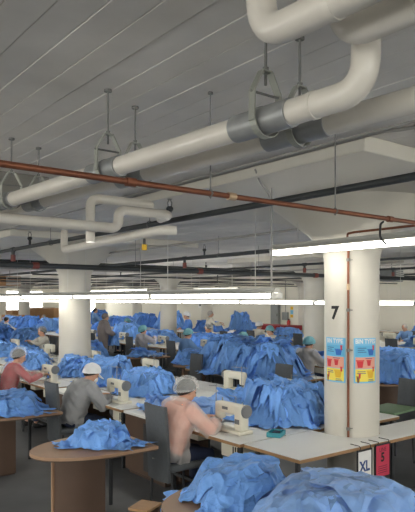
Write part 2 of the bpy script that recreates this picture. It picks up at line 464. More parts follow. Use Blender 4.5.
for y, l in ((1.64,'large clevis hanger holding the front pipe, right of centre'), (2.76,'clevis hanger on the front pipe, left of centre'), (3.99,'clevis hanger on the front pipe at far left')):
    hanger(*p1(y), .056, l)
for y, l in ((1.72,'hanger just right of the large clevis, on the second pipe'), (2.91,'hanger on the second pipe behind the left of centre clevis'), (4.12,'hanger on the second pipe at far left')):
    hanger(*p2(y), .056, l)

# copper cross pipe
t = thing('copper_pipe_run', 'long rusty copper pipe crossing the whole picture below the white pipes', 'pipe')
cp = lambda x: (x, 2.44+(x-.83)*.02, 2.68)
MB().tube([cp(-3), cp(9)], .0150, 14).build('pipe', 'copper', t, True)
for x in (1.42, 2.05, 3.5, 4.3): MB().tube([cp(x), cp(x+.05)], .021, 14).build('coupling', 'brass' if x in (2.05, 4.3) else 'copper', t, True)
for x, l in ((1.93,'thin rod hanger carrying the copper pipe, centre'), (2.94,'thin rod hanger carrying the copper pipe, right of centre')):
    c = cp(x); t = thing('rod_hanger', l, 'pipe hanger', c)
    MB().tube([(0,0,.02),(0,0,H-c[2])], .004, 8).build('rod', 'rod', t)
    MB().tube([(0,.0,.022),(-.0,.02,0),(0,0,-.022),(0,-.02,0),(0,0,.022)], .005, 6, False).build('pipe_ring', 'rod', t)
    MB().lathe([(.014,H-c[2]-.012),(.014,H-c[2])], n=10).build('ceiling_anchor', 'rod', t)
# small copper line at the near column
t = thing('small_copper_line', 'short copper line with white joints passing the top of the numbered column', 'pipe')
MB().tube(bend([(4.60,3.72,2.60),(4.58,3.72,2.755),(4.53,3.6,2.755),(4.50,1.5,2.755)], .03), .011, 10).build('pipe', 'copper', t, True)
for y in (3.6, 3.25, 2.95): MB().tube([(4.545,y,2.755),(4.544,y-.04,2.755)], .015, 10).build('white_joint', 'endcap', t, True)

# sprinkler system
YM = 9.0
def sprinkler(x, y, z, label):
    t = thing('upright_sprinkler', label, 'sprinkler', (x, y, z), 0, 'upright sprinklers')
    MB().tube([(0,0,.02),(0,0,.12)], .018, 10).build('riser_nipple', 'iron', t, True)
    MB().lathe([(.022,.09),(.034,.11),(.034,.125),(.022,.14)], n=12).build('reducer', 'iron', t)
    mb = MB(); mb.tube([(-.018,0,.14),(-.024,0,.175),(-.004,0,.21)], .006, 6); mb.tube([(.018,0,.14),(.024,0,.175),(.004,0,.21)], .006, 6); mb.build('sprinkler_frame', 'rod', t)
    MB().lathe([(.024,.208),(.024,.212)], n=12).build('deflector', 'rod', t)
branch_names = ['nearest', 'second', 'third', 'fourth', 'fifth']
spr = {0: (4.78, 8.33), 1: (5.0, 8.4, 13.0), 2: (8.3, 12.5, 17.0), 3: (11.5, 16.0, 21.0), 4: (15.0, 20.0)}
for i, x in enumerate((3.25, 6.45, 9.65, 12.85, 16.05)):
    t = thing('sprinkler_branch_pipe', '%s black iron sprinkler pipe running lengthwise under the ceiling' % branch_names[i], 'pipe', (0,0,0), 0, 'black sprinkler pipes')
    MB().tube([(x,-3,2.88),(x,40,2.88)], .026, 14).build('pipe', 'iron', t, True)
    MB().tube([(x,YM,2.88),(x,YM,2.70)], .027, 12).build('drop_pipe', 'iron', t, True)
    MB().tube([(x,YM-.05,2.88),(x,YM+.05,2.88)], .036, 12).build('tee_fitting', 'iron', t, True)
    MB().tube([(x,YM,2.80),(x,YM,2.70)], .037, 12).build('red_coupling', 'redpaint', t, True)
    for j, y in enumerate(spr[i]):
        sprinkler(x, y, 2.88, '%s sprinkler head on the %s black pipe' % (['first near','second','third'][j], branch_names[i]))
t = thing('sprinkler_main_pipe', 'thick dark sprinkler main crossing left to right below the branch pipes', 'pipe')
MB().tube([(-3,YM,2.65),(22,YM,2.65)], .042, 16).build('pipe', 'iron', t, True)
for x in (3.60, 6.80, 10.0): MB().tube([(x-.05,YM,2.65),(x+.05,YM,2.65)], .054, 14).build('red_coupling', 'redpaint', t, True)
rr = random.Random(5)
# loop hangers for the branch pipes and main
def loop_hanger(x, y, z, r, l):
    t = thing('loop_hanger', l, 'pipe hanger', (x, y, z), 0, 'thin loop hangers of the sprinkler pipes')
    MB().tube([(0,0,r),(0,0,H-z)], .004, 6).build('rod', 'rod', t)
    MB().tube([(0.0+(r+.008)*math.cos(a), 0, (r+.008)*math.sin(a)) for a in [PI/2+2*PI*k/14 for k in range(15)]], .004, 6, False).build('pipe_ring', 'rod', t)
for i, x in enumerate((3.25, 6.45, 9.65, 12.85)):
    for j, y in enumerate((5.14, 7.6, 11.8) if i == 0 else (6.0+i*2, 10.0+i*2, 14+i*2)):
        loop_hanger(x, y, 2.88, .028, '%s thin loop hanger along the %s black pipe' % (['near','middle','far'][j], branch_names[i]))
for x, l in ((2.5,'leftmost'),(5.4,'second from left'),(8.3,'third from left'),(11.6,'rightmost')):
    loop_hanger(x, YM, 2.65, .044, l+' loop hanger holding the dark cross main')
# background conduits
def conduit(pts, r, label, m='conduit', rb=.08):
    o = MB().tube(bend(pts, rb, 5), r, 8).build('ceiling_conduit', m, None, True); return tag(o, label, 'conduit', 'painted conduits')
conduit([(3.20,5.75,3.19),(3.20,2.32,3.19),(3.28,2.18,3.19),(3.28,-3,3.19)], .012, 'upper thin conduit along the face of the ceiling panel, right')
conduit([(3.15,9.5,3.185),(3.15,-3,3.185)], .009, 'lower thin conduit along the face of the ceiling panel, right')
conduit([(3.19,3.50,3.15),(3.32,3.58,3.07),(3.56,3.70,3.0),(3.56,3.70,2.24)], .008, 'bent thin conduit dropping from the ceiling panel to the near lamp', rb=.15)
conduit([(3.66,3.80,3.1),(3.66,3.80,2.26)], .007, 'straight drop conduit beside the bent one above the lamp end')
k = 0
for (x, y, a, b, z, lab) in ((0,0,5.5,30,3.0,'first'),(0,0,8.2,34,3.05,'second'),(0,0,11.0,36,2.85,'third'),(0,0,14.2,38,2.95,'fourth'),(0,0,18.0,40,2.8,'fifth')):
    conduit([(a,2,z),(a,b,z)], .018, '%s long background conduit running lengthwise' % lab, 'iron' if k % 2 else 'conduit'); k += 1
for j, (y, z, x0, x1) in enumerate(((12.8,2.95,4,22),(15.2,2.78,6,22),(16.6,3.0,4,22),(19.6,2.72,6,22),(22.2,2.9,5,23),(24.0,2.66,6,23),(27.6,2.85,6,23),(30.4,2.7,6,23))):
    conduit([(x0,y,z),(x1,y,z)], .020 if j % 2 else .03, '%s cross pipe beyond the sprinkler main' % ['first','second','third','fourth','fifth','sixth','seventh','eighth'][j], 'iron' if j % 3 != 2 else 'conduit')
# unit heater / ducts far
for j, (x, y, l) in enumerate(((10.0,21.0,'brown and cream unit heater hung far back, centre left'), (8.0,22.5,'brown and cream unit heater hung far left'), (14.5,10.2,'grey unit heater hung right of the numbered column'))):
    t = thing('unit_heater', l, 'heater', (x, y, 2.62), .3)
    MB().box(-.35,.35,-.22,.22,0,.36,.02).build('casing', 'card' if j < 2 else 'elec', t)
    mb = MB(); [mb.box(-.33,.33,-.25,-.22,.03+i*.055,.055+i*.055) for i in range(6)]; mb.build('louvre', 'endcap', t)
    MB().tube([(0,0,.36),(0,0,.59)], .012, 8).build('hanging_rod', 'rod', t)

# ------------------------------------------------------------------ fluorescent fixtures
def make_fixture(L=2.44):
    t = thing('fluorescent_light', 'x', 'ceiling light', (0,0,0), 0, 'hanging fluorescent lights')
    mb = MB()
    pr = [(-.030,.118),(.030,.118),(.036,.095),(.085,.058),(.080,.054),(.030,.066),(-.030,.066),(-.080,.054),(-.085,.058),(-.036,.095)]
    n = len(pr); v = [(a,0,b) for a, b in pr]+[(a,L,b) for a, b in pr]
    mb.add(v, [tuple(range(n)), tuple(range(2*n-1,n-1,-1))]+[(i,(i+1)%n,n+(i+1)%n,n+i) for i in range(n)])
    mb.build('reflector', 'fixture', t)
    for s in (-1, 1):
        MB().tube([(s*.042,.035,.030),(s*.042,L-.035,.030)], .024, 14).build('tube', 'tube', t, True)
    for y in (0, L-.03): MB().box(-.078,.078,y,y+.03,0,.062,.006).build('end_cap', 'endcap', t)
    return t
def make_batten(L=2.44):
    t = thing('fluorescent_light', 'x', 'ceiling light', (0,0,0), 0, 'hanging fluorescent lights')
    MB().box(-.03,.03,0,L,.03,.11,.004).build('housing', 'fixture', t)
    for s in (-1, 1): MB().tube([(s*.058,.035,.040),(s*.058,L-.035,.040)], .027, 12).build('tube', 'tube', t, True)
    for y in (0, L-.03): MB().box(-.088,.088,y,y+.03,.008,.072,.006).build('end_cap', 'endcap', t)
    return t
FX = make_fixture(); FB = make_batten(); used_fb = [False]; first_fx = [True]
ORD = ['first','second','third','fourth','fifth','sixth','seventh','eighth','ninth','tenth','eleventh','twelfth','thirteenth','fourteenth']
def fixture_row(x, y0, n, z, rowname, chain=True, bare=False):
    for i in range(n):
        lab = '%s fluorescent fixture from the near end, %s' % (ORD[i], rowname)
        loc = (x, y0+i*2.45, z)
        if bare:
            if not used_fb[0]: f = FB; f.location = loc; f['label'] = lab; used_fb[0] = True
            else: f = dup(FB, loc, 0, lab)
        elif first_fx[0]: f = FX; f.location = loc; f['label'] = lab; first_fx[0] = False
        else: f = dup(FX, loc, 0, lab)
        if chain:
            for yy in (.35, 2.1):
                f_h = MB().tube([(0,yy,.115),(0,yy,H-z)], .004, 5).build('hanging_chain', 'endcap', f)
fixture_row(4.55, 4.64, 5, 2.135, 'lamp row low over the front sewing tables')
fixture_row(4.46, -5.2, 4, 2.585, 'higher lamp row before the numbered column')
fixture_row(9.8, -1, 14, 2.005, 'low lamp row behind the numbered column', bare=True)
fixture_row(12.6, 14.6, 1, 2.40, 'short raised lamp left of centre', bare=True)
fixture_row(12.9, 20.5, 3, 2.44, 'raised lamp row far left', bare=True)
fixture_row(16.6, 8, 12, 1.995, 'lamp row near the back wall', bare=True)
fixture_row(20.4, 10, 12, 1.97, 'last lamp row along the back wall', bare=True)
fixture_row(.6, 3.6, 5, 2.6, 'unseen lamp row added for light left of the picture')  # added out of view to light the scene from the left
fixture_row(-2.9, -5, 6, 2.6, 'unseen lamp row added for light behind the camera')  # added out of view as extra light around the camera
t = thing('ceiling_bracket', 'small teal bracket on the ceiling at the top edge', 'bracket', (1.33,1.62,H))
MB().lathe([(.03,-.014),(.045,-.008),(.045,0)], n=14).build('plate', 'tealbox', t); MB().tube([(0,0,-.012),(0,0,-.022)], .012, 8).build('stub', 'tealbox', t)
t = thing('lamp_cord', 'dark curved cord looping from the higher lamp on the right', 'cord')
MB().tube(bend([(4.40,3.18,2.80),(4.36,3.18,2.78),(4.35,3.18,2.66),(4.39,3.14,2.60)], .03), .010, 8).build('cord', 'dark', t, True)

# ------------------------------------------------------------------ tables
def table(name, label, x0, x1, y0, y1, group, edge_x=None, z=.75, outline=None, legs=True, under=False, cat='table', edgem='edge'):
    cx, cy = (x0+x1)/2, (y0+y1)/2
    t = thing(name, label, cat, (cx, cy, 0), 0, group)
    a, b, c, d = x0-cx, x1-cx, y0-cy, y1-cy
    ol = [(p-cx, q-cy) for p, q in outline] if outline else [(a,c),(b,c),(b,d),(a,d)]
    MB().prism(ol, z-.006, z).build('laminate_top', 'top', t)
    MB().prism(ol, z-.036, z-.006).build('board_core', edgem, t)
    if legs:
        e = .06
        for px in (a+e, b-e):
            for py in (c+e, d-e):
                MB().box(px-.02,px+.02,py-.02,py+.02,.0,z-.036,.004).build('leg', 'steel', t)
        MB().box(a+e-.015,a+e+.015,c+e,d-e,.18,.21).build('rail', 'steel', t)
        MB().box(b-e-.015,b-e+.015,c+e,d-e,.62,.65).build('rail', 'steel', t)
    return t
def under_gear(t, y, s=1):
    "motor, control box and drawer hung under a sewing table; y along the table"
    MB().box(-.20*s if s>0 else -.06, .06 if s>0 else .20, y-.52, y-.22, .55, .70, .01).build('control_box', 'machine', t)
    mb = MB(); [mb.box(-.20*s-.004 if s>0 else .2, -.20*s if s>0 else .204, y-.49+i*.035, y-.475+i*.035, .58, .67) for i in range(3)]; mb.build('vent_slot', 'dark', t)
    MB().lathe([(.07,-.12),(.085,-.10),(.085,.08),(.05,.10)], (.04*s, y+.08, .58), 16, 'y').build('motor', 'grey', t, True)
    MB().box(-.16, .14, y+.22, y+.42, .60, .70, .006).build('drawer', 'machine', t)
    MB().box(-.20, .16, y-.2, y+.2, .05, .08, .01, (Matrix.Rotation(.15,3,'Y'), (0,y,.06))).build('treadle', 'steel', t)

# the near end table that wraps round the column
arc = [(CX+.286*math.cos(a), CY+.286*math.sin(a)) for a in [PI+.02+(PI-.04)*k/20 for k in range(21)]]
ol = [(3.78,3.58),(7.3,3.50),(7.3,3.98)] + [(CX+.286,4.0)] + arc[::-1][1:-1] + [(CX-.286,4.0),(4.73,4.30),(3.78,4.30)]
t = table('end_table', 'white topped end table wrapping round the foot of the numbered column', 3.78, 7.3, 3.5, 4.30, None, outline=ol, legs=False)
for (x, y) in ((-1.68,-.22),(-1.68,.3),(.35,-.3),(1.65,-.3),(1.65,-.02),(-.6,-.25)):
    MB().box(x-.018,x+.018,y-.018,y+.018,0,.714,.004).build('leg', 'steel', t)
MB().box(-1.7,1.6,-.26,-.23,.12,.15).build('rail', 'steel', t)
MB().box(-1.55,-1.15,-.1,.25,.32,.66,.01).build('grey_cabinet', 'grey', t)

stA = [4.85, 7.10, 9.40, 11.7, 14.0]
nmA = ['nearest', 'second', 'third', 'fourth', 'fifth']
for i, y in enumerate(stA):
    t = table('sewing_table', '%s sewing table of the front row, white top with wooden front edge' % nmA[i], 3.74, 4.34, y-.53 if i else 4.32, y+.72, 'front row sewing tables')
    under_gear(t, 0.0)
    MB().box(-.2,.2,.58-.0 if i else .5,.64,.1,.70,.005).build('side_panel', 'deskbody', t)
for i, (a, b) in enumerate(((4.32,6.3),(6.32,8.5),(8.52,10.33),(11.0,13.5),(13.52,15.7),(15.72,17.6))):
    table('packing_table', '%s white packing table down the middle of the front island' % ORD[i], 4.36, 5.5, a, b, 'middle packing tables of the front island')
for i, y in enumerate((5.3, 7.55, 9.8, 12.05, 14.3, 16.55)):
    t = table('sewing_table', '%s sewing table on the far side of the front island' % ORD[i], 5.52, 6.12, y-1.1, y+1.1, 'far side sewing tables of the front island')
for nm, y in (('between the first and second front sewing tables', 6.07), ('between the second and third front sewing tables', 8.34)):
    t = thing('side_cabinet', 'brown side cabinet with white top '+nm, 'cabinet', (4.03, y, 0), 0, 'side cabinets of the front row')
    MB().box(-.27,.29,-.44,.44 if y < 7 else .40,.04,.716,.006).build('cabinet_body', 'deskbody', t)
    MB().box(-.285,.30,-.46,.46 if y < 7 else .42,.716,.748,.004).build('cabinet_top', 'top', t)
    MB().box(-.282,-.27,-.40,.0,.10,.66,.004).build('door', 'steel', t)
    mb = MB(); [mb.box(-.284,-.282,-.36,-.05,.48+i*.035,.495+i*.035) for i in range(4)]; mb.build('vent_slots', 'dark', t)
    MB().box(-.25,.27,-.42,.38,0,.04).build('plinth', 'deskedge', t)
# white fabric spread table between machine tables of the front row
def island(x0, ys, nm, grp):
    for i, y in enumerate(ys):
        table('work_table', '%s wide white work table of %s' % (ORD[i], nm), x0, x0+2.4, y, y+2.22, grp)
island(9.4, [5.3+2.25*i for i in range(11)], 'the middle island', 'middle island tables')
island(14.5, [8.2+2.25*i for i in range(12)], 'the rear island', 'rear island tables')
for i in range(5):
    table('wall_table', '%s table standing along the back wall' % ORD[i], 21.6, 22.6, 12.5+2.6*i, 14.9+2.6*i, 'back wall tables')

# D shaped desks behind the workers
def d_outline(x0, x1, hw, n=18, inset=0):
    x0 += inset; hw -= inset; k = (x1-x0)*.62
    pts = [(x1-inset*.3, -hw), ]
    pts += [(x0+k-k*math.sin(a), -hw*math.cos(a)) for a in [PI*j/n for j in range(n+1)]]
    pts += [(x1-inset*.3, hw)]
    return pts
def rounded_desk(x, y, label, w=.43, L=1.08):
    t = thing('rounded_desk', label, 'desk', (x, y, 0), 0, 'brown round ended desks')
    MB().prism(d_outline(-L/2, L/2, w)[::-1], .700, .728).build('desk_top', 'desk', t, True)
    MB().prism(d_outline(-L/2+.004, L/2-.004, w-.004)[::-1], .688, .700).build('edge_band', 'deskedge', t, True)
    MB().prism(d_outline(-L/2, .14, w, inset=.20)[::-1], .02, .688).build('desk_body', 'deskbody', t, True)
    MB().box(-L/2+.185, -L/2+.215, -.03, .0, .0, .688).build('corner_post', 'desk', t)
    MB().prism(d_outline(-L/2, .14, w, inset=.22)[::-1], 0, .02).build('plinth', 'deskedge', t, True)
    MB().tube([(L/2-.12,w-.14,0),(L/2-.12,w-.14,.688)], .022, 12).build('leg', 'steel', t, True)
rounded_desk(2.60, 5.24, 'round ended brown desk with one blue gown bundle, front left')
rounded_desk(2.55, 7.45, 'round ended brown desk at the left edge carrying blue gowns', .46, 1.2)
rounded_desk(2.72, 3.22, 'round ended desk at the bottom under a heap of blue gowns')
rounded_desk(7.75, 12.6, 'small brown desk behind the violet shirted worker in the middle hall')
rounded_desk(7.75, 10.4, 'brown desk behind the worker with black hair under teal cap')
rounded_desk(8.75, 6.25, 'brown desk under draped gowns right of the numbered column', .5)
rounded_desk(7.9, 4.7, 'brown desk beside the empty grey chair right of the numbered column', .5)
t = table('sorting_table', 'large sorting table under the biggest heap of blue gowns', 7.1, 8.3, 7.2, 9.9, None, z=.72)
# low bench and cart, bottom
t = thing('gown_cart', 'dark wheeled cart beneath the light blue heap, bottom right', 'cart', (2.75, 2.22, 0))
MB().box(-.46,.46,-.5,.5,.66,.71,.01).build('cart_deck', 'deskbody', t)
for a in (-.4,.4):
    for b in (-.42,.42):
        MB().box(a-.02,a+.02,b-.02,b+.02,.1,.66).build('leg', 'steel', t); MB().lathe([(.05,-.015),(.05,.015)], (a,b,.05), 14, 'x').build('caster', 'dark', t)
t = thing('low_shelf_board', 'pale wooden low board on feet at the bottom centre', 'board', (2.48,4.0,0), .5)
MB().box(-.10,.12,-.09,.09,.50,.52,.004).build('board', 'edge', t)
for a in (-.08,.10): MB().box(a-.015,a+.015,-.08,.08,0,.50).build('foot', 'deskbody', t)

# ------------------------------------------------------------------ chairs
def make_chair():
    t = thing('dining_chair', 'x', 'chair', (0,0,0), 0, 'grey upholstered chairs')
    MB().box(-.22,.24,-.22,.22,.40,.47,.025).build('seat', 'chair', t, True)
    n = 8; v = []; f = []
    prof = [(-.21,.30),(-.215,.47),(-.228,.70),(-.245,.92),(-.258,1.06)]
    for x, z in prof:
        for j in range(n+1):
            yy = -.185+.37*j/n; c = .03*(1-(yy/.185)**2)
            v += [(x-c, yy, z), (x-c-.035, yy, z)]
    R = 2*(n+1)
    for i in range(len(prof)-1):
        for j in range(n):
            a = i*R+2*j; f += [(a, a+2, a+R+2, a+R), (a+1, a+R+1, a+R+3, a+3)]
        a = i*R; f.append((a, a+R, a+R+1, a+1)); a = i*R+2*n; f.append((a, a+1, a+R+1, a+R))
    for j in range(n):
        f.append((2*j, 2*j+1, 2*j+3, 2*j+2)); a = (len(prof)-1)*R+2*j; f.append((a, a+2, a+3, a+1))
    MB().add(v, f).build('backrest', 'chair', t, True)
    for x in (-.19,.20):
        for y in (-.18,.18): MB().tube([(x,y,.40),(x*1.08,y*1.08,0)], .014, 8).build('leg', 'steel', t)
    return t
CH = make_chair(); used_ch = [False]
def chair(x, y, rz, label):
    if not used_ch[0]: used_ch[0] = True; CH.location = (x,y,0); CH.rotation_euler = (0,0,rz); CH['label'] = label; return CH
    return dup(CH, (x,y,0), rz, label)
chair(3.58, 5.12, 0, 'grey upholstered chair of the worker in the peach gown')
chair(3.42, 7.34, 0, 'grey upholstered chair of the worker in the grey gown and white visor cap')
chair(3.36, 9.65, 0, 'grey chair of the worker in the rose red top')
chair(6.75, 7.0, PI, 'empty grey chair behind the sewing machine at the far side of the front island')
chair(6.72, 9.35, PI, 'empty grey chair on the far side of the front island, next one back')
chair(6.7, 16.1, PI, 'chair of the worker reaching left at the far side of the front island')
chair(9.0, 8.5, 0, 'dark chair of the worker just left of the numbered column')
chair(9.0, 10.5, 0, 'chair hidden behind the biggest heap, teal capped worker')
chair(9.0, 12.8, 0, 'dark chair of the worker with black hair under a teal cap')
chair(9.0, 14.9, 0, 'dark chair of the violet shirted worker')
chair(6.75, 4.75, PI*.9, 'empty quilted grey chair right behind the numbered column')
chair(14.1, 9.75, 0, 'tall dark chair at the right edge in front of the blue shirted worker')
chair(12.35, 15.4, PI, 'chair of the hairnet worker at the far side of the middle island')
chair(12.35, 12.6, PI, 'chair of the cream gowned teal capped worker')
chair(13.9, 13.0, 0, 'empty dark chair in front of the electrical cabinet')
chair(14.0, 15.3, 0, 'chair of the white capped worker facing the back wall')
chair(12.35, 22.6, PI, 'chair of the left of two far teal capped workers')
chair(12.35, 20.8, PI, 'chair of the right of two far teal capped workers')
chair(17.4, 11.5, PI, 'chair of the grey haired worker at the right edge')
chair(9.0, 26.3, 0, 'chair of the black haired worker at the far left')
chair(12.35, 29.2, PI, 'chair of the worker in red near the cartons')
chair(9.0, 17.2, 0, 'empty chair behind the standing worker in taupe')

# ------------------------------------------------------------------ sewing machines
def make_machine():
    "operator faces +x; needle end is +y"
    t = thing('sewing_machine', 'x', 'sewing machine', (0,0,0), 0, 'cream sewing machines')
    MB().box(-.09,.09,-.24,.24,0,.035,.008).build('bed', 'machine', t, True)
    b = MB(); b.box(-.055,.055,-.22,-.10,.03,.29,.022)                      # column
    b.box(-.050,.050,-.22,.22,.185,.295,.024)                              # arm
    b.box(-.045,.045,.135,.225,.11,.29,.018)                               # needle head
    b.build('machine_arm', 'machine', t, True)
    MB().lathe([(.02,-.255),(.062,-.255),(.068,-.245),(.068,-.232),(.058,-.222),(.02,-.218)], (0,0,.235), 24, 'y').build('handwheel', 'grey', t, True)
    MB().tube([(0,.18,.12),(0,.18,.055)], .006, 8).build('needle_bar', 'galv', t)
    mb = MB(); mb.tube([(.01,.165,.12),(.01,.165,.045)], .004, 6); mb.box(-.012,.03,.16,.195,.037,.043); mb.build('presser_foot', 'galv', t)
    MB().box(-.056,-.050,-.19,-.12,.10,.15,.002).build('control_panel', 'grey', t)
    MB().box(-.054,-.049,.0,.09,.225,.255,.002).build('name_plate', 'grey', t)
    mb = MB(); mb.tube([(.02,-.05,.29),(.02,-.05,.36),(.02,.06,.36)], .003, 6); mb.tube([(.02,.17,.29),(.02,.17,.33)], .006, 6); mb.build('thread_guide', 'galv', t)
    return t
MC = make_machine(); used_mc = [False]
def machine(x, y, rz, label, z=.752):
    if not used_mc[0]: used_mc[0] = True; MC.location = (x,y,z); MC.rotation_euler = (0,0,rz); MC['label'] = label; return MC
    return dup(MC, (x,y,z), rz, label)
def make_stand():
    t = thing('thread_stand', 'x', 'thread stand', (0,0,0), 0, 'thread stands')
    MB().box(-.05,.05,-.10,.10,0,.012,.003).build('stand_base', 'grey', t)
    MB().tube([(0,0,.01),(0,0,.42)], .005, 8).build('pole', 'galv', t)
    mb = MB(); mb.tube([(-.0,-.1,.40),(0,.1,.40)], .004, 6); mb.build('cross_arm', 'galv', t)
    for y in (-.06,.06):
        MB().lathe([(.032,.012),(.028,.05),(.014,.15),(.010,.155)], (0,y,0), 14).build('thread_cone', 'thread' if y < 0 else 'bluethread', t, True)
    return t
TS = make_stand(); used_ts = [False]
def stand(x, y, rz, label, z=.752):
    if not used_ts[0]: used_ts[0] = True; TS.location = (x,y,z); TS.rotation_euler = (0,0,rz); TS['label'] = label; return TS
    return dup(TS, (x,y,z), rz, label)
machine(4.04, 4.80, 0, 'cream sewing machine in front of the peach gowned worker')
machine(3.99, 7.12, 0, 'cream sewing machine in front of the worker in white visor cap')
machine(3.99, 9.38, 0, 'cream sewing machine in front of the worker in rose red')
machine(5.84, 6.85, PI, 'cream sewing machine standing alone before the biggest heap')
machine(5.84, 9.2, PI, 'cream sewing machine on the far side of the front island, above the white visor cap')
machine(5.84, 16.0, PI, 'cream sewing machine of the worker reaching left')
machine(5.84, 13.7, PI, 'cream sewing machine at far left behind the rose red worker')
machine(9.75, 10.3, 0, 'cream sewing machine behind the biggest heap')
machine(9.75, 8.2, 0, 'cream sewing machine just left of the numbered column')
machine(9.75, 12.6, 0, 'cream sewing machine of the black haired teal capped worker')
machine(9.75, 14.7, 0, 'cream sewing machine of the violet shirted worker')
machine(9.75, 17.0, 0, 'cream sewing machine in front of the standing taupe worker')
machine(11.45, 12.8, PI, 'cream sewing machine of the cream gowned teal capped worker')
machine(11.45, 15.6, PI, 'cream sewing machine of the hairnet worker')
machine(11.45, 21.0, PI, 'cream sewing machine of the right far teal capped worker')
machine(11.45, 22.8, PI, 'cream sewing machine of the left far teal capped worker')
machine(14.85, 9.5, 0, 'cream sewing machine at the right edge left of the blue shirted worker')
machine(14.85, 12.8, 0, 'cream sewing machine before the electrical cabinet')
machine(16.5, 11.7, PI, 'cream sewing machine of the grey haired blue shirted worker')
machine(4.95, 13.2, 0, 'cream sewing machine on the middle table at the left edge')
machine(5.84, 5.62, PI, 'cream sewing machine hard against the left side of the numbered column')
stand(5.70, 5.12, .3, 'thread stand hard against the left side of the numbered column')
machine(9.75, 19.2, 0, 'cream sewing machine on the middle island left of the standing taupe worker')
machine(9.75, 21.5, 0, 'cream sewing machine far left on the middle island')
machine(5.84, 11.4, PI, 'cream sewing machine on the front island just right of the large left column')
stand(5.62, 11.1, .2, 'thread stand on the front island just right of the large left column')
stand(4.22, 5.28, .3, 'thread stand beside the nearest sewing machine')
stand(4.25, 7.60, .3, 'thread stand behind the second sewing machine of the front row')
stand(4.22, 9.85, .2, 'thread stand behind the third sewing machine of the front row')
stand(5.62, 6.45, .2, 'thread stand behind the lone sewing machine before the biggest heap')
stand(5.62, 8.75, .2, 'thread stand at the far side of the front island, above the visor cap')
stand(9.95, 12.2, .2, 'thread stand in the middle island near the teal capped worker')
stand(9.95, 10.0, .2, 'thread stand behind the biggest heap')
stand(9.95, 8.0, .2, 'thread stand at the worker just left of the numbered column')

# ------------------------------------------------------------------ gown heaps: pleated sheets of cloth laid over each other
def fbm(X, Y, seed, sc_, oct=3):
    out = np.zeros_like(X); a = 1
    r = np.random.RandomState(seed)
    for o in range(oct):
        for k in range(5):
            ang = r.rand()*2*PI; fr = sc_*(2**o)*(.7+.6*r.rand()); ph = r.rand()*2*PI
            out += a*np.sin(fr*(X*math.cos(ang)+Y*math.sin(ang))+ph)/5
        a *= .5
    return out
def creases(X, Y, seed, wl, k=4):
    "paper like creases: straight-sided waves in a few directions"
    r = np.random.RandomState(seed); out = np.zeros_like(X)
    for i in range(k):
        a = r.rand()*PI; f = (.7+.7*r.rand())/wl; p = (X*math.cos(a)+Y*math.sin(a))*f+r.rand()+.35*fbm(X, Y, seed+i, 2.2/wl*.6, 1)
        out += np.abs(p-np.floor(p)-.5)*2-.5
    return out/k
def sample(Hf, x, y, R):
    n = Hf.shape[0]; u = (x+R)/(2*R)*(n-1); v = (y+R)/(2*R)*(n-1)
    u = np.clip(u, 0, n-1.001); v = np.clip(v, 0, n-1.001)
    i = u.astype(int); j = v.astype(int); fu = u-i; fv = v-j
    return (Hf[i,j]*(1-fu)*(1-fv)+Hf[i+1,j]*fu*(1-fv)+Hf[i,j+1]*(1-fu)*fv+Hf[i+1,j+1]*fu*fv)
def blur(G, k):
    for q in range(k): G = .5*G+.5*(np.roll(G,1,0)+np.roll(G,-1,0)+np.roll(G,1,1)+np.roll(G,-1,1))/4
    return G
def splat(Hf, P, R):
    n = Hf.shape[0]
    i = np.clip(((P[..., 0]+R)/(2*R)*(n-1)).round().astype(int), 0, n-1); j = np.clip(((P[..., 1]+R)/(2*R)*(n-1)).round().astype(int), 0, n-1)
    G = Hf.copy(); np.maximum.at(G, (i.ravel(), j.ravel()), P[..., 2].ravel())
    return np.maximum(Hf, blur(G, 2)-.004)
